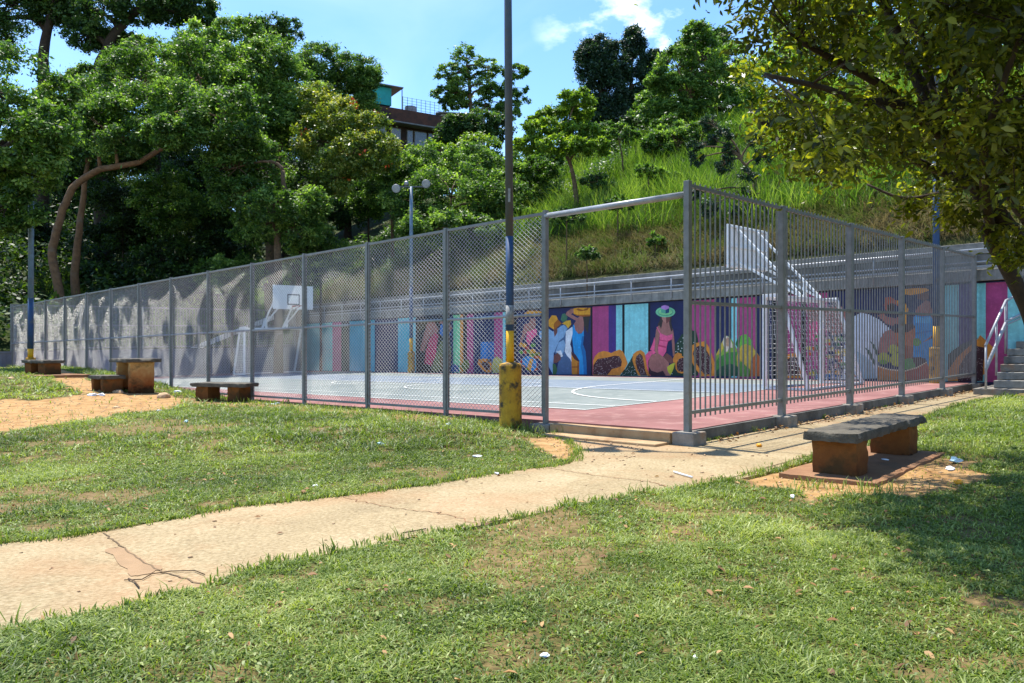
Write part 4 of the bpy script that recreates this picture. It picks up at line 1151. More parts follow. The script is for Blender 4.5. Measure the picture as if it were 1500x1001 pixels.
# ------------------------------------------------------------------ stones, litter, fallen fruit
def blob(name, px, py, size, material, label, cat, group=None, seed=0, flat=0.6, z=None, jag=0.25):
    x, y, zz = at(px, py, z)
    if z is None: zz = float(terrain(x, y))
    import bmesh
    bm = bmesh.new(); bmesh.ops.create_icosphere(bm, subdivisions=2, radius=1.0)
    rk = random.Random(seed); ph = [rk.uniform(0, 6) for _ in range(6)]
    for v in bm.verts:
        n_ = 1 + jag * (math.sin(3*v.co.x + ph[0]) * math.sin(2.6*v.co.y + ph[1]) + 0.6*math.sin(5*v.co.z + ph[2] + 4*v.co.x)) + rk.uniform(-jag, jag) * 0.5
        v.co = Vector((v.co.x * size[0] * n_, v.co.y * size[1] * n_, max(v.co.z, -0.5) * size[2] * n_))
    me = bpy.data.meshes.new(name); bm.to_mesh(me); bm.free(); me.materials.append(material)
    o = bpy.data.objects.new(name, me); COL.objects.link(o)
    o.location = (x, y, zz + SL * x + size[2] * 0.35 + (0.022 if cat in ('litter', 'bottle', 'pebble', 'fruit') and z is None else 0.0)); o.rotation_euler = (0, 0, rk.uniform(0, 3)); ORG[o] = Vector((0, 0, 0))
    return tag(o, label, cat, group)
blob('stone', 173, 577, (0.17, 0.11, 0.07), M['stone'], 'rounded pale stone lying against the foot of the table', 'stone', 'stones on the dirt', 1, jag=0.10)
blob('stone', 240, 584, (0.20, 0.13, 0.10), M['stone'], 'largest pinkish stone between the table and the slab bench', 'stone', 'stones on the dirt', 2, jag=0.12)
blob('stone', 170, 599, (0.11, 0.07, 0.04), M['stone'], 'small flat stone on the open dirt track', 'stone', 'stones on the dirt', 3, jag=0.12)
blob('stone', 233, 606, (0.09, 0.06, 0.03), M['stone'], 'pale flat stone at the grass edge below the dirt track', 'stone', 'stones on the dirt', 4, jag=0.12)
blob('stone', 16, 556, (0.12, 0.08, 0.05), M['stone'], 'stone at the edge of the slab under the far left bench', 'stone', 'stones on the dirt', 6, jag=0.12)
LT = [('plastic_bottle', 557, 654, (0.075, 0.022, 0.022), 'litter_blue', 'squashed clear blue bottle in the grass below the wire fence', 'bottle', 0.08),
      ('litter', 463, 716, (0.032, 0.025, 0.012), 'paper', 'small white carton near the upper edge of the path', 'litter', 0.3),
      ('litter', 631, 607, (0.09, 0.07, 0.03), 'litter_blue', 'crumpled clear wrapper at the foot of the wire fence', 'litter', 0.35),
      ('litter', 657, 625, (0.035, 0.03, 0.02), 'paper', 'white scrap between fence and yellow pole sleeve', 'litter', 0.3),
      ('litter', 700, 672, (0.05, 0.03, 0.012), 'paper', 'torn white scrap on the grass left of the entrance', 'litter', 0.35),
      ('litter', 728, 697, (0.025, 0.02, 0.008), 'paper', 'tiny pale wrapper on the path edge below the pole', 'litter', 0.3),
      ('litter', 812, 673, (0.03, 0.025, 0.02), 'stone', 'grey pebble on the path near the entrance', 'pebble', 0.15),
      ('litter', 1038, 641, (0.085, 0.06, 0.022), 'paper', 'white bag beside the corner footing', 'litter', 0.35),
      ('litter', 1164, 619, (0.07, 0.05, 0.025), 'paper', 'white bag in the gutter just past the second footing', 'litter', 0.35),
      ('litter', 1186, 617, (0.10, 0.05, 0.022), 'paper', 'longer white bag in the gutter behind the bench end', 'litter', 0.35),
      ('litter', 1220, 607, (0.09, 0.06, 0.03), 'paper', 'white bag in the gutter by the third footing', 'litter', 0.35),
      ('litter', 1297, 679, (0.05, 0.035, 0.02), 'paper', 'folded white paper under the big bench', 'litter', 0.3),
      ('litter', 1392, 690, (0.10, 0.035, 0.012), 'paper', 'flat white strip on the shaded soil right of the bench', 'litter', 0.3),
      ('litter', 1400, 679, (0.07, 0.05, 0.03), 'litter_blue', 'clear crumpled bag in the grass right of the bench', 'litter', 0.35),
      ('litter', 1160, 733, (0.055, 0.02, 0.012), 'paper', 'white wrapper on bare soil in front of the bench', 'litter', 0.3),
      ('litter', 798, 969, (0.02, 0.016, 0.008), 'paper', 'white chip on bare soil at the bottom of the lawn', 'litter', 0.2),
      ('litter', 1018, 973, (0.014, 0.012, 0.008), 'paper', 'small white pellet in the foreground grass', 'litter', 0.2),
      ('litter', 233, 604, (0.05, 0.04, 0.02), 'paper', 'white paper scrap by the flat stone on the grass edge', 'litter', 0.3),
      ('litter', 273, 621, (0.035, 0.03, 0.03), 'litter_blue', 'white cup in the grass below the slab bench', 'litter', 0.2),
      ('litter', 260, 576, (0.10, 0.06, 0.035), 'paper', 'white bag at the fence foot left of the slab bench', 'litter', 0.35),
      ('litter', 402, 594, (0.09, 0.05, 0.02), 'litter_blue', 'pale bag at the fence foot right of the slab bench', 'litter', 0.35),
      ('litter', 136, 581, (0.12, 0.08, 0.04), 'paper', 'white bag in front of the stool bench', 'litter', 0.3),
      ('litter', 148, 581, (0.09, 0.06, 0.04), 'paper', 'second white bag between the stool bench and the stone', 'litter', 0.3)]
for k, (nm, px, py, sz, mk, lb, ct, jg) in enumerate(LT):
    blob('pebble' if ct == 'pebble' else nm, px, py, sz, M[mk], lb, ct, 'scattered litter', 50 + k, jag=jg)
blob('fallen_fruit', 1112, 654, (0.036, 0.032, 0.028), M['fruit'], 'yellow fruit lying alone on the sunny path', 'fruit', 'fallen fruit', 90, jag=0.05, z=-0.15)
blob('fallen_fruit', 1404, 712, (0.036, 0.034, 0.026), M['fruit'], 'yellow fruit in the shade right of the bench', 'fruit', 'fallen fruit', 91, jag=0.05)
def stick(pts, r, material, name, label, cat):
    q = [at(px, py, -0.15) for px, py in pts]
    mb = MB(); mb.tube([W(x, y, -0.152 + r) for x, y, z in q], r, 6)
    tag(mb.build(name, material, None, True), label, cat)
stick([(987, 692), (1000, 696), (1014, 700)], 0.008, M['paper'], 'drinking_straw', 'white straw lying on the path', 'straw')
stick([(182, 850), (208, 849), (222, 841), (250, 837), (285, 836), (300, 842)], 0.0032, M['bark'], 'twig', 'thin curved twig on the near path slab', 'twig')
stick([(590, 781), (604, 779), (624, 775)], 0.004, M['bark_dark'], 'twig', 'short dark twig on the middle of the path', 'twig')
stick([(715, 765), (730, 763), (745, 761)], 0.0032, M['bark'], 'twig', 'short dark twig at the grass edge of the path', 'twig')
stick([(380, 831), (388, 832), (397, 834)], 0.006, M['bark_dark'], 'twig', 'stubby twig near the path crack', 'twig')
stick([(188, 848), (197, 852), (204, 861)], 0.004, M['bark'], 'twig', 'fine forked twig end on the near slab', 'twig')

# ------------------------------------------------------------------ houses on the ridge
M['brick'] = mat('old_brick', (104, 66, 50), 0.95, (70, 50, 42), 2.4, (50, 45, 42), 0.7, 0.4, 8, am3=(0.45, 0.7))
M['brick_dark'] = mat('sooty_brick', (70, 50, 42), 0.95, (50, 42, 38), 2, bump=0.3)
M['pane'] = mat('window_glass', (96, 110, 120), 0.12, (66, 78, 88), 3, spec=0.8)
M['tarp'] = mat('teal_tarp', (36, 164, 158), 0.6, (26, 136, 134), 1.5)
M['tin'] = mat('zinc_roof', (130, 128, 124), 0.5, (104, 100, 96), 2, metal=0.2)
M['housepale'] = mat('pale_render', (150, 146, 138), 0.9, (122, 118, 110), 1.4)
M['tank'] = mat('grey_tank', (150, 152, 156), 0.6, (126, 128, 130), 3)
h0 = Vector(ray(505, 146, 69.0)); h1 = Vector(ray(649, 165, 74.0))
h1.z = h0.z
hd = Vector((h1.x - h0.x, h1.y - h0.y, 0)); HL = hd.length; hd.normalize(); hn = Vector((-hd.y, hd.x, 0))
house = thing('brick_house', 'weathered brick house with a roof terrace on top of the wooded ridge', 'house', (h0.x, h0.y, 13.0))
def hb(x0, x1, y0, y1, z0, z1, mb):
    q = [(x0, y0), (x1, y0), (x1, y1), (x0, y1)]
    P_ = lambda x, y, z: (h0.x + hd.x*x + hn.x*y, h0.y + hd.y*x + hn.y*y, z)
    mb.hexa([P_(x, y, z0) for x, y in q] + [P_(x, y, z1) for x, y in q])
zp = h0.z
mb = MB(); hb(0, HL, 0.0, 8, 12.0, zp - 3.3, mb); mb.build('lower_wall', M['brick_dark'], house)
mb = MB(); hb(0, HL - 0.02, 0.25, 7.9, zp - 3.295, zp - 1.45, mb); mb.build('window_wall', M['brick_dark'], house)
mb = MB(); hb(0, HL, 0.0, 8, zp - 1.44, zp, mb); mb.build('parapet', M['brick'], house)
mb = MB(); hb(-0.3, HL + 0.15, -0.9, 0.24, zp - 1.52, zp - 1.40, mb); mb.build('awning', M['tin'], house)
mb = MB(); hb(HL - 1.0, HL + 0.01, 0.02, 0.245, zp - 3.29, zp - 1.53, mb); mb.build('corner_pier', M['brick'], house)
for x0, x1 in ((2.6, 4.0), (4.4, 5.4), (6.0, 6.6), (6.75, 8.0), (8.15, 8.8)):
    mb = MB(); hb(x0, x1, 0.18, 0.245, zp - 3.1, zp - 1.75, mb); wn = mb.build('window', M['housepale'], house)
    mb = MB(); hb(x0 + .06, x1 - .06, 0.15, 0.178, zp - 3.04, zp - 1.81, mb); mb.build('pane', M['pane'], wn)
mb = MB(); hb(2.0, 4.6, 0.5, 3, zp + 0.3, zp + 1.9, mb); mb.build('tarp_screen', M['tarp'], house)
mb = MB(); hb(1.4, 5.6, 0.0, 4, zp + 1.95, zp + 2.03, mb); mb.build('terrace_roof', M['tin'], house)
mb = MB(); P_ = lambda x, y, z: (h0.x + hd.x*x + hn.x*y, h0.y + hd.y*x + hn.y*y, z)
for k in range(9): mb.beam(P_(5.6 + 0.46*k, 0.2, zp), P_(5.6 + 0.46*k, 0.2, zp + 1.25), 0.03)
for k in range(5): mb.beam(P_(5.6, 0.2, zp + 0.25*k + 0.2), P_(5.6 + 0.46*8, 0.2, zp + 0.25*k + 0.2), 0.02)
mb.beam(P_(5.5, 0.15, zp), P_(5.5, 0.15, zp + 1.95), 0.06)
mb.build('terrace_grille', M['pole_grey'], house)
mb = MB(); c = P_(7.0, 1.6, zp); mb.tube([c, (c[0], c[1], zp + 0.85), (c[0], c[1], zp + 0.92)], [0.6, 0.55, 0.3], 16); mb.build('water_tank', M['tank'], house)
def smallhouse(px, py, y, w, d, h, label, wallm):
    x, yy, z = ray(px, py, y)
    r = thing('hill_house', label, 'house', (x, yy, z - h), 'small houses on the ridge')
    mb = MB(); mb.box((x, yy, z - h - 4), (w, d, h + 4), 0.2); mb.build('wall', wallm, r)
    co, si = math.cos(0.2), math.sin(0.2)
    R_ = lambda a, b, c_: (x + a*co - b*si, yy + a*si + b*co, z + c_)
    mb = MB(); e = 0.3
    pr = [(-d/2 - e, -0.02), (0, w * 0.16), (d/2 + e, -0.02), (d/2 + e, 0.10), (0, w * 0.16 + 0.12), (-d/2 - e, 0.10)]
    mb.add([R_(-w/2 - e, b, c_) for b, c_ in pr] + [R_(w/2 + e, b, c_) for b, c_ in pr],
           [(0, 1, 4, 5), (1, 2, 3, 4), (11, 10, 7, 6), (10, 9, 8, 7), (0, 6, 7, 1), (1, 7, 8, 2), (2, 8, 9, 3), (3, 9, 10, 4), (4, 10, 11, 5), (5, 11, 6, 0)])
    mb.build('roof', M['tin'], r)
    for s in (-0.25, 0.25):
        p = R_(s * w, -d/2 - 0.03, -h * 0.55); mb = MB(); mb.box((p[0], p[1], p[2]), (w * 0.2, 0.1, h * 0.32), 0.2); mb.build('window', M['pane'], r)
smallhouse(674, 178, 84, 4.6, 5, 2.6, 'pale house behind the open crowned tree right of the brick house', M['housepale'])
smallhouse(912, 170, 88, 8, 5, 3.4, 'whitewashed house below the dark twin trees', M['housepale'])
# ------------------------------------------------------------------ foliage
M['leaf_near'] = leafmat('near_tree_leaf', (48, 56, 18), (90, 100, 32), (142, 144, 52), 0.58, 0.36, (1.7, 1.7, 0.4))
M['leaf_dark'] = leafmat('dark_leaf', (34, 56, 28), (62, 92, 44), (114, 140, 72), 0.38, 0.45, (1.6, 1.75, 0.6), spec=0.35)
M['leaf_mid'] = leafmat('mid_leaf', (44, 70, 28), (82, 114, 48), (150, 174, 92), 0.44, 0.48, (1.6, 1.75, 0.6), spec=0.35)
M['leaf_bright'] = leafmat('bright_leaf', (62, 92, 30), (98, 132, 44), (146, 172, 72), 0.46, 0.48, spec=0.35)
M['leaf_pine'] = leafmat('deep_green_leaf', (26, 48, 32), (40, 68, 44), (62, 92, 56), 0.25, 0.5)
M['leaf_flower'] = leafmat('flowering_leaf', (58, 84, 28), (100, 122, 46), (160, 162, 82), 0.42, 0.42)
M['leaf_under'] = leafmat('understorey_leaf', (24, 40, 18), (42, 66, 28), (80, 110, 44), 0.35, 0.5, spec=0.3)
M['tallgrass'] = leafmat('tall_grass_blade', (52, 78, 26), (84, 116, 42), (142, 160, 82), 0.42, 0.6, (1.5, 1.65, 0.55), spec=0.3)
M['drygrass'] = leafmat('dry_grass_blade', (88, 80, 56), (140, 128, 96), (92, 116, 46), 0.3, 0.7, (1.1, 1.1, 0.8))
M['lawn'] = leafmat('lawn_blade', (64, 86, 32), (110, 130, 54), (170, 178, 106), 0.36, 0.50, (1.5, 1.6, 0.5), spec=0.4)

def unit(v):
    return v / np.maximum(np.linalg.norm(v, axis=-1, keepdims=True), 1e-9)

def leaf_quads(C, Nn, L_, asp, six=False, droop=None):
    """leaves at C facing Nn, length L_: pointed quads, or six-sided blades close to the camera"""
    n = len(C)
    a = unit(np.cross(Nn, rng.normal(size=(n, 3))))
    if droop is not None: a = unit(a + droop)
    b = unit(np.cross(Nn, a))
    L_ = np.asarray(L_)[:, None] if np.ndim(L_) else np.full((n, 1), L_)
    Wd = L_ * asp
    if not six:
        V_ = np.stack([C, C + a * L_ * .5 + b * Wd * .5, C + a * L_, C + a * L_ * .45 - b * Wd * .5], 1)
        return V_.reshape(-1, 3), 4
    nn = unit(np.cross(a, b))
    f = nn * Wd * 0.22
    V_ = np.stack([C, C + a*L_*.28 + b*Wd*.46 + f, C + a*L_*.62 + b*Wd*.42 + f, C + a*L_ - nn*L_*.12, C + a*L_*.62 - b*Wd*.42 + f, C + a*L_*.28 - b*Wd*.46 + f], 1)
    return V_.reshape(-1, 3), 6

def crown_mesh(clumps, per, leaf, asp, up=0.6, six=False, tint0=0.0, spread=0.34):
    """clumps: array of (x,y,z,r,flat); returns vertices, verts per face, tint"""
    cl = np.asarray(clumps, float)
    m_ = len(cl); ci = np.repeat(np.arange(m_), per)
    d = unit(rng.normal(size=(m_ * per, 3)))
    rad = cl[ci, 3:4] * np.where(rng.uniform(0, 1, (len(ci), 1)) < 0.55, np.cbrt(rng.uniform(0.12, 1.0, (len(ci), 1))), np.abs(rng.normal(size=(len(ci), 1))) * 0.85)
    sc = np.ones((len(ci), 3)); sc[:, 2:3] = cl[ci, 4:5]
    C = cl[ci, :3] + d * rad * sc
    Nn = unit(d * 0.55 + np.array([0, 0, up]) + rng.normal(size=(len(ci), 3)) * 0.55)
    V_, k = leaf_quads(C, Nn, leaf * rng.choice([0.5, 0.75, 1.0, 1.2, 1.5], len(ci), p=[.22, .28, .25, .17, .08]), asp, six)
    t = 0.42 + tint0 + rng.normal(size=m_)[ci] * spread * 0.55 + rng.normal(size=len(ci)) * spread * 0.6 + d[:, 2] * 0.10
    return V_, k, np.repeat(np.clip(t, 0, 1), k)

def tree(name, label, cat, depth, trunk, lobes, leafm, leaf=0.22, asp=0.5, dens=1.0, bark='bark', r0=0.2, group=None, clump=0.30, up=0.6, tint0=0.0, limbs=True, flat=0.75, seed=0, flowers=None):
    """trunk: picture points from the ground up; lobes: (px, py, rx, ry, extra depth) of the crown's masses"""
    r = np.random.default_rng(1000 + seed)
    tp = [Vector(ray(px, py, depth)) for px, py in trunk]
    g = float(terrain(tp[0].x, tp[0].y)) + SL * tp[0].x
    base = Vector((tp[0].x, tp[0].y, min(tp[0].z, g) - 0.15))
    root = thing(name, label, cat, tuple(base), group)
    pts = ([base] if (tp[0].z - base.z) > 0.3 else []) + tp
    mb = MB()
    n = len(pts)
    fine = []
    for i in range(n - 1):
        for k in range(3): fine.append(pts[i].lerp(pts[i+1], k / 3))
    fine.append(pts[-1])
    fine = [p + Vector((random.uniform(-.04, .04), random.uniform(-.04, .04), 0)) * r0 * 3 for p in fine]
    mb.tube(fine, [r0 * (1.25 if i == 0 else 1.0 - 0.55 * i / (len(fine) - 1)) for i in range(len(fine))], 10)
    cl = []
    for lb in lobes:
        px, py, rx, ry = lb[:4]; dd = lb[4] if len(lb) > 4 else 0.0
        y = depth + dd; k = y / F
        c = np.array(ray(px, py, y)); R_ = np.array([rx * k, 0.8 * (rx + ry) / 2 * k, ry * k])
        rc = clump * min(rx, ry) * k * 0.84
        m_ = int(max(9, dens * 3.0 * (rx * ry * k * k) / max(rc * rc, 0.02)))
        m_ = min(m_, 200)
        d = unit(r.normal(size=(m_, 3))); q = c + d * R_ * np.cbrt(r.uniform(0.25, 1.0, (m_, 1)))
        for p in q: cl.append((*p, rc * r.uniform(0.7, 1.35), flat))
        if limbs:
            e = Vector(c); s = min(fine[len(fine)//3:], key=lambda p: (p - e).length + max(0, p.z - e.z) * 0.8)
            Ln = (e - s).length; c1 = s + Vector((0, 0, 0.34 * Ln)) + (e - s) * 0.12; c2 = e - (e - s) * 0.25 + Vector((0, 0, 0.05 * Ln))
            bz = [s * (1-t)**3 + c1 * 3*t*(1-t)**2 + c2 * 3*t*t*(1-t) + e * t**3 for t in [q_ / 7 for q_ in range(8)]]; mid = bz[4]
            rl = r0 * 0.42
            mb.tube(bz, [rl * (1 - 0.1 * q_) for q_ in range(8)], 7)
            for p in q[::max(1, m_ // 9)]:
                pe = Vector(p); mb.tube([mid.lerp(e, r.uniform(.4, 1)), mid.lerp(pe, .6) + Vector((0, 0, .1)), pe], [rl * .32, rl * .22, rl * .08], 4)
    mb.build('trunk', M[bark], root, True)
    cl = np.array(cl)
    area = np.sum(cl[:, 3] ** 2)
    per = int(np.clip(dens * 5.0 * np.mean(cl[:, 3]) ** 2 * math.pi / (leaf * leaf * asp * 0.5) * 0.62, 30, 420))
    per = int(np.clip(per * 2.7, 50, 380))
    V_, k, t = crown_mesh(cl, per, leaf * 0.60, asp, up, False, tint0)
    np_mesh('crown', V_, k, leafm, root, dict(tint=t))
    if flowers:
        c, nfl, sz = flowers
        s = cl[r.integers(0, len(cl), nfl)]
        d = unit(r.normal(size=(nfl, 3)) + np.array([0, -0.6, 0.8])); P_ = s[:, :3] + d * s[:, 3:4] * 0.95
        V_, k = leaf_quads(np.repeat(P_, 5, 0) + r.normal(size=(nfl*5, 3)) * sz * 0.3, unit(r.normal(size=(nfl*5, 3))), np.full(nfl*5, sz), 0.6)
        np_mesh('blossom', V_, k, c, root)
    NLEAF[0] += len(cl) * per
    return root
NLEAF = [0]
M['blossom'] = mat('orange_blossom', (216, 104, 48), 0.6, (196, 76, 36), 6)

G1 = 'trees of the dark grove on the left'
G2 = 'trees on the grassy hill'
G3 = 'bushes on the hill'
# the grove
tree('grove_tree', 'tree with an orange trunk and a long bent branch reaching right over the grove', 'tree', 36.5,
     [(90, 452), (84, 410), (76, 372), (82, 340), (92, 308), (106, 276), (122, 262), (146, 248), (172, 244), (205, 238), (232, 220), (262, 206), (300, 190)],
     [(160, 190, 62, 48, 0), (215, 170, 60, 46, 1.5), (270, 160, 60, 44, 0), (330, 172, 58, 46, -1), (250, 195, 45, 22, -2), (200, 120, 60, 44, 3), (290, 105, 58, 46, 2), (120, 160, 52, 46, 2), (355, 215, 50, 34, 0)],
     M['leaf_mid'], 0.26, 0.5, 1.0, 'bark_orange', 0.21, G1, 0.34, seed=1)
tree('grove_tree', 'thick straight trunk standing close behind the bent orange tree', 'tree', 38.0,
     [(112, 450), (110, 400), (116, 340), (122, 285), (128, 240)], [(135, 215, 60, 40, 1), (90, 200, 56, 44, 2), (175, 225, 50, 30, 1)], M['leaf_dark'], 0.26, 0.5, 1.0, 'bark_orange', 0.22, G1, 0.34, seed=2)
tree('grove_tree', 'leafy dark tree hanging over the left edge beside the lamp pole', 'tree', 24.6,
     [(-40, 470), (-36, 400), (-30, 330), (-16, 260)], [(20, 130, 60, 60, 0), (60, 190, 48, 42, -1), (-10, 210, 66, 60, 0), (35, 250, 58, 48, 0), (75, 225, 34, 34, -1), (10, 305, 50, 40, 0), (-60, 120, 70, 70, 1), (90, 140, 30, 24, 1)],
     M['leaf_mid'], 0.22, 0.5, 1.0, 'bark_dark', 0.26, G1, 0.34, seed=3)
tree('tall_tree', 'tall tree at the top left corner with a bare dark trunk above the sky gap', 'tree', 48.0,
     [(62, 330), (62, 200), (64, 100), (66, 60), (76, 22)], [(20, 10, 60, 36, 0), (80, 0, 50, 34, 0), (60, -40, 90, 40, 0), (-40, 40, 60, 50, 1), (110, 22, 30, 20, 0)], M['leaf_dark'], 0.30, 0.5, 1.0, 'bark_dark', 0.5, G1, 0.34, seed=4)
tree('tall_tree', 'tall spreading tree whose dark limbs lean right across the top left sky', 'tree', 47.0,
     [(150, 330), (145, 200), (142, 130), (148, 90), (160, 60), (182, 35)], [(150, 20, 50, 34, 0), (205, 10, 50, 26, 0), (250, 14, 44, 22, 0), (285, 4, 34, 20, 0), (180, -30, 100, 34, 0), (120, 50, 30, 24, 0), (300, 28, 18, 12, 0), (170, 62, 34, 16, 1)],
     M['leaf_dark'], 0.30, 0.5, 0.95, 'bark_dark', 0.5, G1, 0.34, seed=5)
tree('grove_tree', 'round topped tree with yellowish tips in the middle of the grove', 'tree', 41.0,
     [(395, 380), (398, 300), (405, 240), (412, 190), (405, 140)], [(300, 70, 46, 36, 0), (350, 62, 44, 32, 1), (395, 95, 50, 40, 0), (340, 115, 56, 44, -1), (430, 130, 48, 44, 0), (300, 140, 46, 36, 0), (390, 165, 52, 40, -1), (440, 190, 44, 36, 0)],
     M['leaf_mid'], 0.26, 0.5, 1.0, 'bark', 0.28, G1, 0.34, tint0=0.12, seed=6)
tree('grove_tree', 'flowering tree with orange blossoms and a slanting grey trunk', 'tree', 38.5,
     [(438, 330), (446, 300), (466, 262), (480, 240), (500, 215)], [(500, 178, 44, 34, 0), (542, 196, 34, 30, 0), (520, 225, 46, 34, -1), (470, 205, 44, 36, 0), (558, 225, 30, 30, -1), (470, 150, 36, 28, 1), (490, 260, 36, 26, -1)],
     M['leaf_flower'], 0.24, 0.5, 0.95, 'bark', 0.17, G1, 0.34, seed=7, flowers=(M['blossom'], 26, 0.2))
tree('distant_tree', 'far feathery tree crown rising above the ridge behind the grove', 'tree', 60.0,
     [(500, 260), (500, 180), (495, 120)], [(470, 95, 46, 30, 0), (515, 110, 46, 30, 0), (530, 116, 28, 18, 0), (500, 145, 50, 30, 0), (450, 130, 44, 36, 0), (535, 152, 20, 20, 0)], M['leaf_mid'], 0.34, 0.4, 1.0, 'bark_dark', 0.35, G1, 0.3, seed=8)
tree('distant_tree', 'distant tree top with upright twigs left of the ridge trees', 'tree', 64.0,
     [(395, 200), (398, 100), (400, 60)], [(375, 42, 20, 16, 0), (400, 36, 18, 16, 0), (425, 45, 16, 18, 0), (390, 65, 36, 22, 0)], M['leaf_dark'], 0.36, 0.5, 0.9, 'bark_dark', 0.3, G1, 0.4, seed=9)
tree('grove_tree', 'wide tree with loose bright leaves on the near edge of the grove', 'tree', 36.0,
     [(408, 392), (404, 330), (418, 290), (414, 250)], [(350, 285, 44, 26, 0), (400, 300, 46, 28, -1), (440, 335, 34, 26, 0), (375, 335, 40, 26, 0), (330, 250, 40, 30, 0), (390, 250, 46, 34, 1), (455, 300, 30, 26, 0)],
     M['leaf_mid'], 0.26, 0.48, 0.9, 'bark', 0.20, G1, 0.34, seed=10)
# dark understorey of the grove
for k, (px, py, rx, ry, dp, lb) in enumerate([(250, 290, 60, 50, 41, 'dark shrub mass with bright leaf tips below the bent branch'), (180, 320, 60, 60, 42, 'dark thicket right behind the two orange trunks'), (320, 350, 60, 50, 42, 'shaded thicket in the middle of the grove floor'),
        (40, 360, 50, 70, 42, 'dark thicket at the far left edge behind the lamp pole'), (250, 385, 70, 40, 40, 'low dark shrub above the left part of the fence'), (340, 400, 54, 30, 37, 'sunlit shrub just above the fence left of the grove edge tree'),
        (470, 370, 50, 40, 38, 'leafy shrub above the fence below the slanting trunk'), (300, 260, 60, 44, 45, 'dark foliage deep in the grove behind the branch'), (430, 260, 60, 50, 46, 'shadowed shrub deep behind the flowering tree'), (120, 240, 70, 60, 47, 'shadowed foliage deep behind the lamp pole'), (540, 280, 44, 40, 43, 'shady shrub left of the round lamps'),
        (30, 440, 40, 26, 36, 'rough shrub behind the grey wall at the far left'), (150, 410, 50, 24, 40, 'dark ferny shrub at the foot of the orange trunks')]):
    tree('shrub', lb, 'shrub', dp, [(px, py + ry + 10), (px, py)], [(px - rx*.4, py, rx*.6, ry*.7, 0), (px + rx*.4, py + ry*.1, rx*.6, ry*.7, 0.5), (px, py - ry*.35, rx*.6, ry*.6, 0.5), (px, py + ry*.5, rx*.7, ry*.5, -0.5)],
         M['leaf_mid' if k in (0, 5, 6, 10) else 'leaf_under'], 0.26, 0.5, 0.85, 'bark_dark', 0.07, 'shrubs under the grove', 0.38, seed=20 + k)  # lighter leaf colour on some shrubs stands in for sunlight
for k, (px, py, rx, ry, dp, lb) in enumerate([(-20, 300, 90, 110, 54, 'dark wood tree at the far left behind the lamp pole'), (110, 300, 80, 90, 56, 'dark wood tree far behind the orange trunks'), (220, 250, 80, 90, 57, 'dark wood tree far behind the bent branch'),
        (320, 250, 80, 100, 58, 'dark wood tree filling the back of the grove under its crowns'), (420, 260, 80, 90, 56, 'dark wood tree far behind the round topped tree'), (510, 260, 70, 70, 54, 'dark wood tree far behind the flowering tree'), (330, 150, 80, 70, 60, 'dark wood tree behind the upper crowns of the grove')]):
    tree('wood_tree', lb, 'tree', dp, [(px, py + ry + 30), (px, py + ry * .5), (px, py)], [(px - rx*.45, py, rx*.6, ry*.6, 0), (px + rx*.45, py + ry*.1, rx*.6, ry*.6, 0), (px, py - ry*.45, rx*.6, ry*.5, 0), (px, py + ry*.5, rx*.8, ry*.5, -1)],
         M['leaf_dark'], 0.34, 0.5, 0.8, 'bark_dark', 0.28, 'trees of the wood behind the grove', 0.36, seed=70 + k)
# bushes and trees on the hill
tree('bush', 'large vine covered bush behind the round lamps', 'bush', 38.0, [(660, 360), (660, 290)],
     [(610, 300, 50, 44, 0), (660, 290, 60, 50, 0), (710, 300, 50, 50, 0), (640, 335, 60, 30, -2), (700, 345, 50, 26, -2), (750, 310, 40, 44, 0), (770, 330, 30, 24, -1), (620, 250, 44, 34, 2), (690, 245, 50, 34, 2)],
     M['leaf_mid'], 0.22, 0.55, 1.0, 'bark', 0.12, G3, 0.30, seed=40)
tree('bush', 'bright spreading bush below the brick house', 'bush', 50.0, [(640, 300), (640, 240)],
     [(598, 236, 34, 22, 0), (640, 228, 34, 20, 0), (700, 222, 36, 26, 0), (630, 252, 60, 26, -2), (700, 250, 50, 26, -2), (590, 250, 34, 26, -2)], M['leaf_bright'], 0.30, 0.5, 1.0, 'bark', 0.14, G3, 0.30, seed=41)
tree('bush', 'dark rounded bush left of the tall light pole on the ridge', 'bush', 56.0, [(715, 230), (715, 195)], [(705, 182, 28, 20, 0), (730, 188, 24, 20, 0), (684, 188, 26, 18, 0), (668, 182, 20, 14, 0), (655, 198, 20, 14, 0)], M['leaf_dark'], 0.32, 0.5, 1.0, 'bark', 0.12, G3, 0.34, seed=42)
tree('hill_tree', 'airy open crowned tree against the sky left of the tall light pole', 'tree', 62.0, [(690, 230), (690, 170), (688, 130), (684, 100)],
     [(684, 84, 24, 18, 0), (662, 108, 26, 14, 0), (712, 100, 22, 14, 0), (690, 125, 40, 16, 0), (655, 138, 28, 11, 0), (730, 130, 26, 12, 0), (755, 105, 20, 10, 0), (762, 140, 20, 14, 0), (665, 152, 22, 10, 0), (715, 155, 26, 14, 0), (745, 165, 24, 14, 0)],
     M['leaf_mid'], 0.30, 0.5, 0.65, 'bark', 0.24, G2, 0.36, flat=0.5, tint0=0.1, seed=43)
tree('hill_tree', 'layered young tree with a slim forked trunk standing in the tall grass', 'tree', 35.0, [(845, 296), (842, 270), (838, 250), (832, 232), (826, 212)],
     [(800, 190, 36, 14, 0), (850, 196, 40, 16, 0), (830, 170, 44, 16, 1), (845, 145, 26, 14, 0), (780, 212, 30, 12, 0), (870, 215, 24, 12, -1), (820, 212, 36, 14, -1), (790, 178, 22, 10, 1)], M['leaf_bright'], 0.24, 0.5, 0.95, 'bark', 0.13, G2, 0.36, flat=0.55, seed=44)
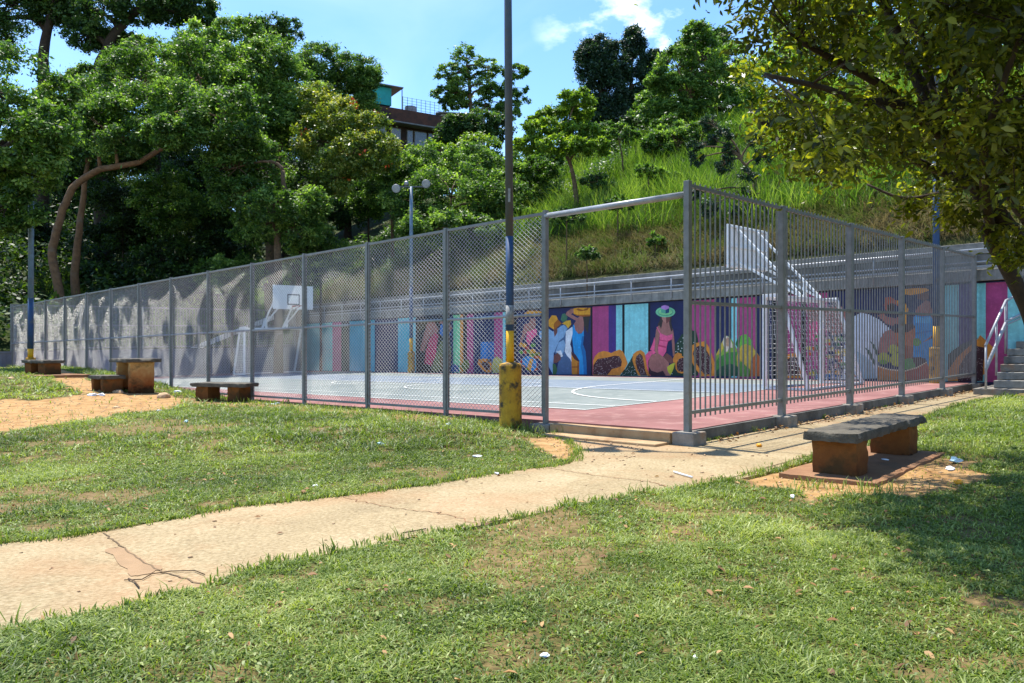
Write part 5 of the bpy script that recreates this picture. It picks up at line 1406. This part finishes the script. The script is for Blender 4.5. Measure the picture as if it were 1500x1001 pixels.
tree('bush', 'leafy bush behind the tall light pole at the top of the grass', 'bush', 40.0, [(775, 290), (775, 245)], [(775, 235, 30, 24, 0), (790, 250, 30, 22, -1), (755, 262, 26, 22, -1), (805, 232, 20, 14, 0)], M['leaf_mid'], 0.24, 0.5, 1.0, 'bark', 0.08, G3, 0.34, seed=45)
tree('conifer_like_tree', 'tall dense dark green tree, left of the twin crowns on the ridge', 'tree', 68.0, [(880, 240), (880, 170), (880, 110)],
     [(878, 72, 26, 22, 0), (872, 105, 32, 26, 0), (888, 135, 34, 28, 0), (868, 90, 24, 30, 0), (895, 100, 26, 26, 0), (890, 165, 32, 20, 0)], M['leaf_pine'], 0.34, 0.5, 1.3, 'bark_dark', 0.3, G2, 0.34, seed=46)
tree('conifer_like_tree', 'tall dense dark green tree, right of the twin crowns on the ridge', 'tree', 69.0, [(925, 240), (925, 170), (925, 110)],
     [(928, 62, 16, 22, 0), (925, 95, 26, 26, 0), (930, 130, 34, 28, 0), (955, 105, 24, 24, 0), (945, 150, 32, 20, 0), (968, 125, 18, 22, 0), (960, 88, 20, 14, 0)], M['leaf_pine'], 0.34, 0.5, 1.3, 'bark_dark', 0.3, G2, 0.34, seed=47)
tree('hill_tree', 'bright leaved tree between the dark twin crowns and the big near tree', 'tree', 42.0, [(1010, 275), (1008, 240), (1000, 200), (1010, 150)],
     [(990, 95, 32, 26, 0), (1030, 80, 36, 30, 0), (1000, 130, 34, 20, 0), (1045, 120, 36, 26, 0), (965, 160, 26, 14, 0), (1010, 165, 34, 16, 0), (1060, 160, 40, 24, 0), (1080, 100, 40, 40, 1), (965, 120, 22, 14, 0), (1020, 50, 26, 18, 0)],
     M['leaf_mid'], 0.26, 0.5, 0.95, 'bark', 0.16, G2, 0.34, flat=0.6, tint0=0.05, seed=48)
tree('pompom_tree', 'sparse tree with dark round leaf balls on bare forked branches', 'tree', 27.5, [(1100, 330), (1102, 290), (1108, 262), (1085, 235)],
     [(1018, 215, 11, 10, 0), (1042, 205, 11, 9, 1), (1062, 195, 12, 10, 0), (1020, 232, 9, 10, 0), (1062, 240, 14, 12, 0), (1096, 255, 12, 10, -1), (1092, 285, 13, 10, 0), (1038, 180, 12, 10, 1), (1070, 218, 10, 9, 0), (1120, 230, 14, 11, 0), (1040, 305, 12, 12, -1), (1018, 285, 8, 8, 0), (1105, 205, 12, 9, 0), (1080, 310, 9, 8, -1)],
     M['leaf_pine'], 0.17, 0.4, 1.1, 'bark', 0.10, G2, 0.5, seed=49)
tree('bush', 'low dark bush on the ridge right of the layered young tree', 'bush', 48.0, [(905, 250), (905, 225)], [(890, 215, 26, 18, 0), (920, 220, 26, 16, 0), (940, 208, 20, 14, 0), (900, 200, 22, 14, 0)], M['leaf_dark'], 0.28, 0.5, 1.0, 'bark', 0.1, G3, 0.34, seed=50)
tree('bush', 'bushy undergrowth behind the low branches of the big near tree', 'bush', 33.0, [(1200, 330), (1200, 290)], [(1170, 250, 44, 30, 0), (1230, 245, 50, 34, 0), (1300, 240, 50, 40, 0), (1370, 230, 50, 44, 0), (1440, 230, 50, 50, 0), (1500, 240, 40, 50, 0), (1230, 200, 60, 30, 3), (1350, 180, 80, 40, 4)], M['leaf_bright'], 0.24, 0.5, 1.0, 'bark', 0.1, G3, 0.32, seed=51)
tree('hill_tree', 'pale green tree glimpsed through gaps in the big near tree', 'tree', 46.0, [(1320, 240), (1320, 180)], [(1150, 120, 70, 60, 0), (1250, 90, 80, 60, 0), (1350, 70, 80, 60, 0), (1440, 90, 70, 60, 0), (1200, 40, 90, 40, 2), (1500, 140, 60, 60, 0)], M['leaf_bright'], 0.32, 0.5, 0.9, 'bark', 0.3, G2, 0.32, seed=52)
tree('dry_bush', 'grey leafless bush at the foot of the hill right of the pompom tree', 'bush', 25.0, [(1300, 335), (1292, 300), (1285, 280)], [(1262, 262, 20, 10, 0), (1285, 268, 24, 12, 0), (1310, 275, 16, 10, 0)], M['drygrass'], 0.12, 0.2, 0.5, 'bark', 0.07, G3, 0.5, seed=53)
tree('hill_tree', 'slim sapling rising from the grass right of the layered young tree', 'tree', 38.0, [(913, 258), (911, 225), (905, 200)], [(908, 190, 18, 8, 0), (925, 200, 14, 7, 0), (895, 200, 14, 7, 0)], M['leaf_mid'], 0.2, 0.5, 0.8, 'bark', 0.06, G2, 0.4, flat=0.5, seed=54)

tree('bush', 'dark hedge of shrubs along the top of the grass below the dark twin crowns', 'bush', 44.0, [(880, 262), (880, 235)], [(850, 222, 24, 16, 0), (880, 222, 28, 20, 0), (915, 216, 28, 22, 0), (945, 212, 26, 20, 0), (900, 196, 26, 18, 1), (930, 188, 26, 18, 1), (868, 198, 22, 16, 1)], M['leaf_dark'], 0.26, 0.5, 1.0, 'bark', 0.1, G3, 0.34, seed=55)
tree('bush', 'leafy hedge at the top of the grass left of the pompom tree', 'bush', 38.0, [(990, 245), (990, 222)], [(965, 212, 26, 18, 0), (995, 205, 28, 20, 0), (1025, 200, 28, 22, 0), (1055, 196, 28, 24, 0), (980, 188, 26, 18, 1), (1085, 205, 28, 26, 0)], M['leaf_mid'], 0.24, 0.5, 1.0, 'bark', 0.1, G3, 0.34, seed=56)
tree('hill_tree', 'leafy tree standing between the dark twin crowns and the pompom tree', 'tree', 47.0, [(962, 240), (960, 200), (964, 165)], [(955, 150, 26, 16, 0), (985, 142, 28, 18, 0), (940, 172, 24, 14, 0), (975, 170, 30, 16, 0), (1005, 160, 26, 18, 0), (1000, 120, 24, 16, 0)], M['leaf_mid'], 0.26, 0.5, 0.95, 'bark', 0.15, G2, 0.36, flat=0.6, seed=57)
tree('hill_tree', 'tall full tree right of the dark twin crowns beside the near canopy', 'tree', 52.0, [(1050, 260), (1050, 180), (1045, 120)], [(1025, 100, 34, 26, 0), (1060, 80, 36, 28, 0), (1040, 60, 30, 22, 0), (1080, 130, 40, 34, 0), (1030, 145, 36, 26, 0), (1010, 75, 26, 20, 0), (1090, 180, 36, 30, 0), (1045, 175, 36, 24, 0)], M['leaf_dark'], 0.28, 0.5, 1.0, 'bark', 0.2, G2, 0.34, seed=58)
tree('bush', 'rounded shrub in the middle of the tall grass right of the slim sapling', 'bush', 33.0, [(950, 268), (950, 255)], [(945, 250, 16, 10, 0), (962, 254, 14, 9, 0)], M['leaf_mid'], 0.18, 0.5, 0.9, 'bark', 0.05, G3, 0.4, seed=59)
tree('bush', 'shrub in the shade under the near canopy above the bar fence', 'bush', 29.0, [(1190, 322), (1190, 305)], [(1170, 296, 24, 14, 0), (1205, 300, 24, 16, 0), (1240, 306, 20, 14, 0)], M['leaf_mid'], 0.18, 0.5, 0.9, 'bark', 0.05, G3, 0.4, seed=60)
tree('grove_tree', 'small bright tree at the right end of the grove beside the slanting trunk', 'tree', 40.0, [(575, 330), (572, 290), (568, 255)], [(560, 240, 30, 24, 0), (585, 262, 28, 22, 0), (560, 280, 30, 22, -1), (600, 285, 24, 18, 0)], M['leaf_mid'], 0.22, 0.5, 1.0, 'bark', 0.1, G1, 0.36, seed=61)
tree('grove_tree', 'leafy tree filling the gap between the tall trunks and the round topped tree', 'tree', 43.0, [(230, 330), (232, 250), (228, 160)], [(128, 118, 30, 20, 0), (205, 72, 30, 18, 0), (178, 94, 34, 20, 0), (190, 118, 44, 34, 0), (235, 95, 46, 34, 0), (275, 75, 40, 28, 0), (250, 130, 50, 36, 0), (320, 110, 44, 34, 0), (150, 150, 40, 32, 0), (300, 155, 46, 34, 0), (370, 120, 40, 34, 1)], M['leaf_mid'], 0.26, 0.5, 1.0, 'bark_dark', 0.22, G1, 0.36, seed=62)

for k, (px, py, dp, sz, lb) in enumerate([(905, 300, 30.0, 1.0, 'small shrub low in the tall grass above the entrance tube'), (985, 268, 33.0, 1.2, 'leafy shrub in the tall grass just left of the corner post'), (830, 318, 30.0, 1.1, 'low shrub at the foot of the layered young tree'),
        (1135, 268, 31.0, 1.3, 'bushy shrub in the grass right of the pompom tree'), (875, 268, 35.0, 1.1, 'shrub half way up the grass below the slim sapling'), (960, 352, 27.4, 0.7, 'small green shrub on the dry bank above the walkway left of the corner post'), (860, 372, 27.6, 0.8, 'small green shrub on the dry bank above the walkway near the entrance'),
        (1225, 345, 23.5, 0.8, 'green shrub on the bank behind the backboard bars')]):
    tree('shrub', lb, 'shrub', dp, [(px, py + 14 * sz), (px, py)], [(px - 9*sz, py, 15*sz, 9*sz, 0), (px + 10*sz, py + 3*sz, 14*sz, 8*sz, 0), (px, py - 6*sz, 13*sz, 8*sz, 0.3)], M['leaf_mid' if k % 2 else 'leaf_dark'], 0.16, 0.5, 0.9, 'bark', 0.03, 'shrubs in the hill grass', 0.4, seed=90 + k)

# ------------------------------------------------------------------ the big near tree over the bench
def near_tree():
    global rng
    tb_ = [Vector((5.65, 7.9, -0.35)), Vector((5.5, 7.95, 0.6)), Vector((5.3, 7.95, 1.2)), Vector(ray(1502, 445, 7.7)), Vector(ray(1472, 386, 7.6)), Vector(ray(1450, 348, 7.55)), Vector(ray(1447, 325, 7.5))]
    root = thing('shade_tree', 'big dark near tree leaning in over the right side of the lawn', 'tree', tuple(tb_[0]))
    mb = MB()
    def limb(pts, r_a, r_b, n=9):
        q = []
        for i in range(len(pts) - 1):
            p0 = pts[max(i-1, 0)]; p1 = pts[i]; p2 = pts[i+1]; p3 = pts[min(i+2, len(pts)-1)]
            for k in range(4):
                t = k / 4
                q.append(0.5 * ((2*p1) + (p2 - p0)*t + (2*p0 - 5*p1 + 4*p2 - p3)*t*t + (3*p1 - p0 - 3*p2 + p3)*t*t*t))
        q.append(pts[-1])
        mb.tube(q, [r_a + (r_b - r_a) * i / (len(q) - 1) for i in range(len(q))], n)
        return q
    R = lambda *l: [Vector(ray(*p)) for p in l]
    L_ = []
    L_.append(limb(tb_, 0.082, 0.062, 12))
    L_.append(limb([Vector((5.5, 7.95, 0.5))] + R((1560, 470, 7.8), (1500, 366, 7.6), (1462, 312, 7.45), (1440, 290, 7.38)), 0.078, 0.072, 11))
    L_.append(limb(R((1440, 290, 7.38), (1425, 262, 7.3), (1395, 215, 7.1), (1372, 185, 6.9)), 0.08, 0.05))
    L_.append(limb(R((1372, 185, 6.9), (1330, 160, 6.7), (1290, 125, 6.5), (1235, 95, 6.3), (1170, 60, 6.1)), 0.055, 0.02))
    L_.append(limb(R((1372, 185, 6.9), (1345, 120, 7.0), (1320, 60, 7.1), (1295, 0, 7.2), (1280, -90, 7.3)), 0.06, 0.028))
    L_.append(limb(R((1372, 185, 6.9), (1360, 110, 7.3), (1352, 60, 7.5), (1330, 10, 7.6), (1320, -80, 7.7)), 0.05, 0.025))
    L_.append(limb(R((1395, 215, 7.1), (1320, 155, 6.2), (1260, 150, 5.9), (1210, 130, 5.7), (1120, 110, 5.5)), 0.045, 0.015))
    L_.append(limb(R((1425, 270, 7.3), (1340, 235, 6.9), (1270, 190, 6.7), (1180, 190, 6.6), (1110, 180, 6.5)), 0.045, 0.014))
    L_.append(limb([Vector((5.5, 7.95, 0.6)), Vector((5.62, 7.9, 1.2))] + R((1575, 420, 7.8), (1486, 300, 7.9), (1468, 262, 7.95), (1468, 230, 8.0), (1462, 165, 8.1), (1455, 60, 8.2), (1440, -60, 8.3)), 0.06, 0.03))
    L_.append(limb(R((1462, 170, 8.1), (1400, 110, 8.4), (1380, 40, 8.6), (1360, -60, 8.8)), 0.05, 0.02))
    L_.append(limb(R((1468, 230, 8.0), (1530, 150, 7.6), (1600, 60, 7.2), (1660, -60, 7)), 0.06, 0.025))
    L_.append(limb(R((1372, 185, 6.9), (1400, 100, 6.2), (1440, 0, 5.8), (1480, -120, 5.4)), 0.05, 0.02))
    L_.append(limb(R((1450, 330, 7.5), (1440, 240, 6.4), (1460, 150, 5.6), (1500, 40, 5.2)), 0.045, 0.015))
    L_.append(limb(R((1425, 270, 7.3), (1370, 285, 7.6), (1320, 290, 7.8), (1270, 270, 8.0)), 0.03, 0.01))
    tips = [p for q in L_[1:] for p in q]
    r = np.random.default_rng(5)
    cl = []
    xs = [1030, 1060, 1110, 1210, 1290, 1340, 1420, 1470, 1500, 1900]; yb = [60, 170, 240, 270, 290, 312, 300, 330, 345, 330]
    tries = 0
    while len(cl) < 560 and tries < 30000:
        tries += 1
        px = r.uniform(1020, 1780); py = r.uniform(-430, 350); d = r.uniform(4.8, 9.6)
        lim = np.interp(px, xs, yb) - (0.30 * F / d) * 0.55
        if py > lim: continue
        le = np.interp(py, [-430, -60, 60, 150, 240, 320], [1150, 1040, 1070, 1090, 1115, 1190]) + (0.25 * F / d) * 0.5
        if px < le + r.exponential(12): continue
        p = np.array(ray(px, py, d))
        if p[0] < 1.35 + 0.12 * max(0, 6.5 - d) or p[0] > 8.2 or p[2] > 6.6: continue
        if p[0] > 5.4 and d > 8.6: continue
        if 1.3 < p[0] - 0.6 * (p[2] - 3.2) * 0.34 < 3.9 and d > 7.6 and p[2] > 3.0 and r.uniform() < 0.6: continue
        # leave ragged holes between the masses of the crown
        if vnoise(p[0] * 1.1 + 7, p[2] * 1.3 + p[1] * 0.9, 3) < 0.40: continue
        cl.append((*p, r.uniform(0.20, 0.36), 0.75))
    n_low = len(cl)
    while len(cl) < n_low + 390:      # upper storey of the crown, added out of view to throw the shade
        p = np.array([r.uniform(1.25, 6.0), r.uniform(4.3, 8.0), r.uniform(4.1, 6.4)])
        if p[0] < 3.4 and p[1] > 7.3: continue
        if (506.5 - F * (p[2] - CZ) / p[1]) > -40: continue
        cl.append((*p, r.uniform(0.28, 0.42), 0.8))
    for p in cl[::2]:
        pe = Vector(p[:3]); s = min(tips, key=lambda t: (t - pe).length)
        if (s - pe).length < 1.1:
            m1 = s.lerp(pe, .5) + Vector((r.uniform(-.08, .08), r.uniform(-.08, .08), r.uniform(-.02, .12)))
            mb.tube([s, m1, pe], [0.009, 0.006, 0.003], 4)
    # low sprigs on the trunk
    for (px, py, d) in [(1478, 372, 7.3), (1490, 378, 7.2), (1462, 345, 7.4), (1490, 350, 7.2), (1425, 318, 7.3), (1395, 322, 7.3), (1385, 300, 7.2), (1330, 305, 7.4)]:
        cl.append((*ray(px, py, d), 0.16, 0.8))
    mb.build('trunk', M['bark_dark'], root, True)
    V_, k, t = crown_mesh(np.array(cl), 125, 0.080, 0.36, 0.55, True, 0.04, 0.36)
    np_mesh('crown', V_, k, M['leaf_near'], root, dict(tint=t))
    NLEAF[0] += len(cl) * 95
near_tree()
print('leaves', NLEAF)
# ------------------------------------------------------------------ grass
def blades(P_, h, w, lean, name, material, tint, label=None, cat=None):
    n = len(P_)
    az = rng.uniform(0, 2 * np.pi, n); ax = np.stack([np.cos(az), np.sin(az), np.zeros(n)], 1)
    sd = np.stack([-np.sin(az), np.cos(az), np.zeros(n)], 1)
    tw = rng.uniform(-0.9, 0.9, (n, 1)); sd = unit(sd + ax * tw)
    up = np.array([0, 0, 1.0])
    h = h[:, None]; w = w[:, None]; lean = lean[:, None]
    def at_t(t): return P_ + up * h * (t - 0.35 * lean * t * t) + ax * h * lean * (t * t * 0.75 + 0.25 * t)
    a, b_, c = at_t(0.0) - up * 0.01, at_t(0.5), at_t(1.0)
    V_ = np.stack([a - sd*w*.4, a + sd*w*.4, b_ + sd*w*.5, b_ - sd*w*.5, c + sd*w*.1, c - sd*w*.1], 1).reshape(-1, 3)
    i = np.arange(n, dtype=np.int64)[:, None] * 6
    Fc = np.concatenate([i + np.array([[0, 1, 2, 3]]), i + np.array([[3, 2, 4, 5]])], 1).reshape(-1, 4)
    o = np_mesh(name, V_, 4, material, None, dict(tint=np.repeat(np.clip(tint, 0, 1), 6)), False, Fc)
    return o

FOOT = [(3.54, 7.74, near_rz, 2.55, 0.88)]
def lawn_points(y0, y1, dens):
    area = 0.75 * (y1**2 - y0**2) + 3.0 * (y1 - y0)
    n = int(area * dens)
    y = np.sqrt(rng.uniform(y0**2, y1**2, int(n * 1.15))); y = y[:n]
    x = rng.uniform(-1, 1, n) * (0.75 * y + 1.5)
    a, b = toab(x, y)
    ok = ((b < -0.05) | (a < -0.40)) & ~((b > 10.3) & (a > -4.3)) & (b < 12.5) & (a < 30.2)
    ok &= ~((a > -0.5) & (b > -0.28) & (a < 3.2))
    ok &= ~inpoly(x, y, path_poly)
    for (cx_, cy_, rz_, l_, w_) in FOOT:
        co, si = math.cos(rz_), math.sin(rz_)
        lx = (x - cx_) * co + (y - cy_) * si; ly = -(x - cx_) * si + (y - cy_) * co
        ok &= ~((np.abs(lx) < l_ / 2) & (np.abs(ly) < w_ / 2))
    x, y = x[ok], y[ok]
    d = dirt_at(x, y)
    cl = fbm(x * 4.5, y * 4.5, 51, 4)
    keep = rng.uniform(0, 1, len(x)) > np.clip(d * 1.08, 0, 0.985)
    keep &= rng.uniform(0, 1, len(x)) < 0.35 + 1.1 * smooth((cl - 0.33) / 0.3)
    x, y, cl = x[keep], y[keep], cl[keep]
    return x, y, cl
def lawn_z(x, y):
    return lawn(x, y) + fbm(x * 1.3, y * 1.3, 2) * 0.03 + SL * x
tot = 0
for nm, y0, y1, dn, hh, ww in (('near', 1.9, 5.0, 11500, (0.018, 0.050), (0.0038, 0.0085)), ('mid', 5.0, 9.0, 5000, (0.022, 0.058), (0.005, 0.010)), ('next', 9.0, 15.0, 1300, (0.045, 0.10), (0.009, 0.015)), ('far', 15.0, 27.0, 420, (0.06, 0.13), (0.016, 0.026))):
    x, y, cl = lawn_points(y0, y1, dn)
    n = len(x); tot += n
    P_ = np.stack([x, y, lawn_z(x, y)], 1)
    patch = fbm(x * 0.8, y * 0.8, 71, 3); tall = smooth((fbm(x * 1.5, y * 1.5, 77, 3) - 0.5) / 0.2)
    tuft = vnoise(x * 7.5, y * 7.5, 83)
    h = rng.uniform(*hh, n) * (0.65 + 0.6 * tall + 0.35 * smooth((tuft - 0.45) / 0.3))
    tint = 0.45 + (patch - 0.5) * 1.0 + (tuft - 0.5) * 0.35 + rng.normal(size=n) * 0.22
    o = blades(P_, h, rng.uniform(*ww, n), rng.uniform(0.4, 2.3, n), 'lawn_grass', M['lawn'], tint)
    tag(o, kind='stuff')
# longer tufts along the path edge, the footings and the lamp pole
ex, ey, eh = [], [], []
pp = np.array(path_poly)
for _ in range(1500):
    i = rng.integers(0, len(pp)); c = pp[i] + rng.normal(size=2) * 0.04
    m_ = rng.integers(4, 14); q = c + rng.normal(size=(m_, 2)) * 0.03
    ex += list(q[:, 0]); ey += list(q[:, 1]); eh += list(rng.uniform(0.03, 0.055 if rng.uniform() < 0.86 else 0.13, m_))
for (bx, by, sp, cnt, hmx) in [(px0[0] + 0.15, px0[1] - 0.12, 0.13, 130, 0.20), (px0[0] - 0.2, px0[1] - 0.05, 0.10, 80, 0.16), (0.75, 10.95, 0.12, 130, 0.20), (0.45, 10.95, 0.1, 70, 0.18), (2.9, 6.25, 0.16, 90, 0.12), (2.5, 6.5, 0.14, 70, 0.12), (4.9, 8.6, 0.25, 120, 0.16)]:
    ex += list(bx + rng.normal(size=cnt) * sp); ey += list(by + rng.normal(size=cnt) * sp); eh += list(rng.uniform(0.06, hmx, cnt))
for k in range(1500):      # ragged fringe along the wire fence
    a = rng.uniform(2.3, 29); b = -0.30 - abs(rng.normal()) * 0.16
    ex.append(C0[0] + a * U[0] + b * V[0]); ey.append(C0[1] + a * U[1] + b * V[1]); eh.append(rng.uniform(0.05, 0.17))
ex, ey, eh = np.array(ex), np.array(ey), np.array(eh)
aa, bb = toab(ex, ey)
P_ = np.stack([ex, ey, lawn_z(ex, ey)], 1)
o = blades(P_, eh, rng.uniform(0.005, 0.010, len(ex)), rng.uniform(0.2, 0.9, len(ex)), 'edge_tufts', M['lawn'], 0.5 + rng.normal(size=len(ex)) * 0.22)
tag(o, kind='stuff')
# tall grass on the hill
def hill_points(n, a0, a1, b0, b1):
    a = rng.uniform(a0, a1, n); b = rng.uniform(b0, b1, n)
    x = C0[0] + a * U[0] + b * V[0]; y = C0[1] + a * U[1] + b * V[1]
    z = terrain(x, y) + SL * x
    return a, b, x, y, z
a, b, x, y, z = hill_points(200000, -14, 30, 14.8, 33)
cl = fbm(x * 0.8, y * 0.8, 91, 3)
ok = rng.uniform(0, 1, len(x)) < 0.25 + 1.2 * smooth((cl - 0.35) / 0.25)
ok &= b > 14.7 + 1.0 * smooth((a - 4) / 6) + 1.5 * fbm(a * 0.5, b * 0, 14, 2) + 1.6 * smooth((a - 18) / 4)
x, y, z, cl = x[ok], y[ok], z[ok], cl[ok]
o = blades(np.stack([x, y, z], 1), rng.uniform(0.6, 1.5, len(x)) * (0.7 + 0.6 * cl), rng.uniform(0.014, 0.028, len(x)), rng.uniform(0.1, 0.9, len(x)), 'tall_grass', M['tallgrass'], 0.42 + (cl - 0.5) * 1.4 + rng.normal(size=len(x)) * 0.24)
tag(o, kind='stuff')
a, b, x, y, z = hill_points(140000, -12, 32, 14.12, 18.6)
cl = fbm(x * 1.1, y * 1.1, 95, 3)
ok = rng.uniform(0, 1, len(x)) < 0.15 + smooth((cl - 0.2) / 0.3)
x, y, z, cl, b = x[ok], y[ok], z[ok], cl[ok], b[ok]
o = blades(np.stack([x, y, z], 1), rng.uniform(0.15, 0.60, len(x)), rng.uniform(0.012, 0.022, len(x)), rng.uniform(0.5, 1.8, len(x)), 'bank_grass', M['drygrass'], np.where(fbm(x * 1.4, y * 1.4, 141, 3) + rng.normal(size=len(x)) * 0.10 > 0.60 - 0.07 * (b - 14), 0.95, 0.35) + rng.normal(size=len(x)) * 0.2)
tag(o, kind='stuff')
a, b, x, y, z = hill_points(16000, 31.2, 40, 3, 17)
o = blades(np.stack([x, y, z], 1), rng.uniform(0.2, 0.7, len(x)), rng.uniform(0.02, 0.04, len(x)), rng.uniform(0.3, 1.2, len(x)), 'bank_grass', M['tallgrass'], 0.5 + rng.normal(size=len(x)) * 0.2)
tag(o, kind='stuff')
# leafy ground cover under the grove and on the bank below the bushes
def cover(n, a0, a1, b0, b1, hmax, leaf, nm, material):
    a, b, x, y, z = hill_points(n, a0, a1, b0, b1)
    cl = fbm(x * 0.7, y * 0.7, 97, 4)
    ok = rng.uniform(0, 1, n) < smooth((cl - 0.30) / 0.25) * 1.1
    x, y, z, cl = x[ok], y[ok], z[ok], cl[ok]; m_ = len(x)
    hh = hmax * smooth((cl - 0.3) / 0.35) * rng.uniform(0.1, 1, m_)
    Nn = unit(np.array([0, -0.25, 0.8]) + rng.normal(size=(m_, 3)) * 0.6)
    V_, k = leaf_quads(np.stack([x, y, z + hh], 1), Nn, leaf * rng.uniform(0.6, 1.3, m_), 0.5)
    o = np_mesh(nm, V_, k, material, None, dict(tint=np.repeat(np.clip(0.4 + (cl - .5) + rng.normal(size=m_) * .22, 0, 1), k)))
    tag(o, kind='stuff')
cover(60000, 31.3, 48, -12, 18, 1.5, 0.26, 'ground_cover', M['leaf_under'])
cover(70000, 18.5, 34, 15.2, 26, 1.4, 0.17, 'ground_cover', M['leaf_dark'])
cover(30000, 48, 75, -10, 40, 2.5, 0.45, 'ground_cover', M['leaf_under'])
cover(30000, -14, 40, 30, 50, 1.6, 0.34, 'ground_cover', M['leaf_mid'])
# flat weeds, dead leaves and grit that break up the lawn and the path
x, y, cl = lawn_points(2.0, 10.0, 190)
ok = fbm(x * 1.1, y * 1.1, 131, 3) > 0.52; x, y = x[ok], y[ok]
cx_ = np.repeat(np.stack([x, y, lawn_z(x, y) + 0.018], 1), 5, 0); m_ = len(cx_)
V_, k = leaf_quads(cx_ + rng.normal(size=(m_, 3)) * np.array([.02, .02, .004]), unit(np.array([0, 0, 1.0]) + rng.normal(size=(m_, 3)) * 0.35), rng.uniform(0.012, 0.030, m_), 0.5, True)
tag(np_mesh('broadleaf_weeds', V_, k, M['lawn'], None, dict(tint=np.repeat(np.clip(0.5 + rng.normal(size=m_) * 0.2, 0, 1), k))), kind='stuff')
M['deadleaf'] = leafmat('dead_leaf', (84, 56, 30), (132, 92, 52), (178, 142, 92), 0.15, 0.7, (1.1, 1.0, 0.7))
n = 5200
y = np.sqrt(rng.uniform(2.0**2, 13.0**2, n)); x = rng.uniform(-1, 1, n) * (0.75 * y + 1.0)
a, b = toab(x, y); onp = inpoly(x, y, path_poly)
ok = (b < -0.2) & (~onp | (rng.uniform(0, 1, n) < 0.12)) & ((x > 1.0) | (rng.uniform(0, 1, n) < 0.45))
x, y, onp = x[ok], y[ok], onp[ok]; m_ = len(x)
z = np.where(onp, -0.152 + SL * x, lawn_z(x, y) + rng.uniform(0.004, 0.03, m_))
V_, k = leaf_quads(np.stack([x, y, z], 1), unit(np.array([0, 0, 1.0]) + rng.normal(size=(m_, 3)) * 0.3), rng.uniform(0.02, 0.06, m_), 0.42, True)
tag(np_mesh('fallen_leaves', V_, k, M['deadleaf'], None, dict(tint=np.repeat(rng.uniform(0, 1, m_), k))), kind='stuff')
n = 420
ga, gb = -rng.uniform(0.02, 0.30, n), rng.uniform(0.3, 12.2, n)
gx, gy = C0[0] + ga * U[0] + gb * V[0], C0[1] + ga * U[1] + gb * V[1]
V_, k = leaf_quads(np.stack([gx, gy, -0.16 + SL * gx + rng.uniform(0, 0.03, n)], 1), unit(np.array([0, 0, 1.0]) + rng.normal(size=(n, 3)) * 0.4), rng.uniform(0.03, 0.08, n), 0.45, True)
tag(np_mesh('gutter_leaves', V_, k, M['deadleaf'], None, dict(tint=np.repeat(rng.uniform(0, 1, n), k))), kind='stuff')
n = 16000
y = np.sqrt(rng.uniform(2.5**2, 22.0**2, n)); x = rng.uniform(-1, 1, n) * (0.7 * y + 1.0)
a, b = toab(x, y); dd_, ss_ = dirt_at(x, y, True); onp = inpoly(x, y, path_poly)
ok = (b < -0.15) & ((ss_ > 0.5) | (onp & (rng.uniform(0, 1, n) < 0.10)))
x, y, onp = x[ok], y[ok], onp[ok]; m_ = len(x)
z = np.where(onp, -0.156 + SL * x, lawn_z(x, y))
sz = rng.uniform(0.004, 0.016, m_) * (1 + 0.04 * y)
oc = np.array([[1, 0, 0], [0, 1, 0], [-1, 0, 0], [0, -1, 0], [0, 0, 0.8], [0, 0, -0.5]], float)
V_ = np.stack([x, y, z], 1)[:, None, :] + oc[None] * sz[:, None, None] * rng.uniform(0.6, 1.3, (m_, 6, 1))
fi = np.array([[0, 1, 4], [1, 2, 4], [2, 3, 4], [3, 0, 4], [1, 0, 5], [2, 1, 5], [3, 2, 5], [0, 3, 5]])
Fc = (np.arange(m_)[:, None, None] * 6 + fi[None]).reshape(-1, 3)
tag(np_mesh('gravel', V_.reshape(-1, 3), 3, M['stone'], None, None, False, Fc), kind='stuff')
print('lawn blades', tot)
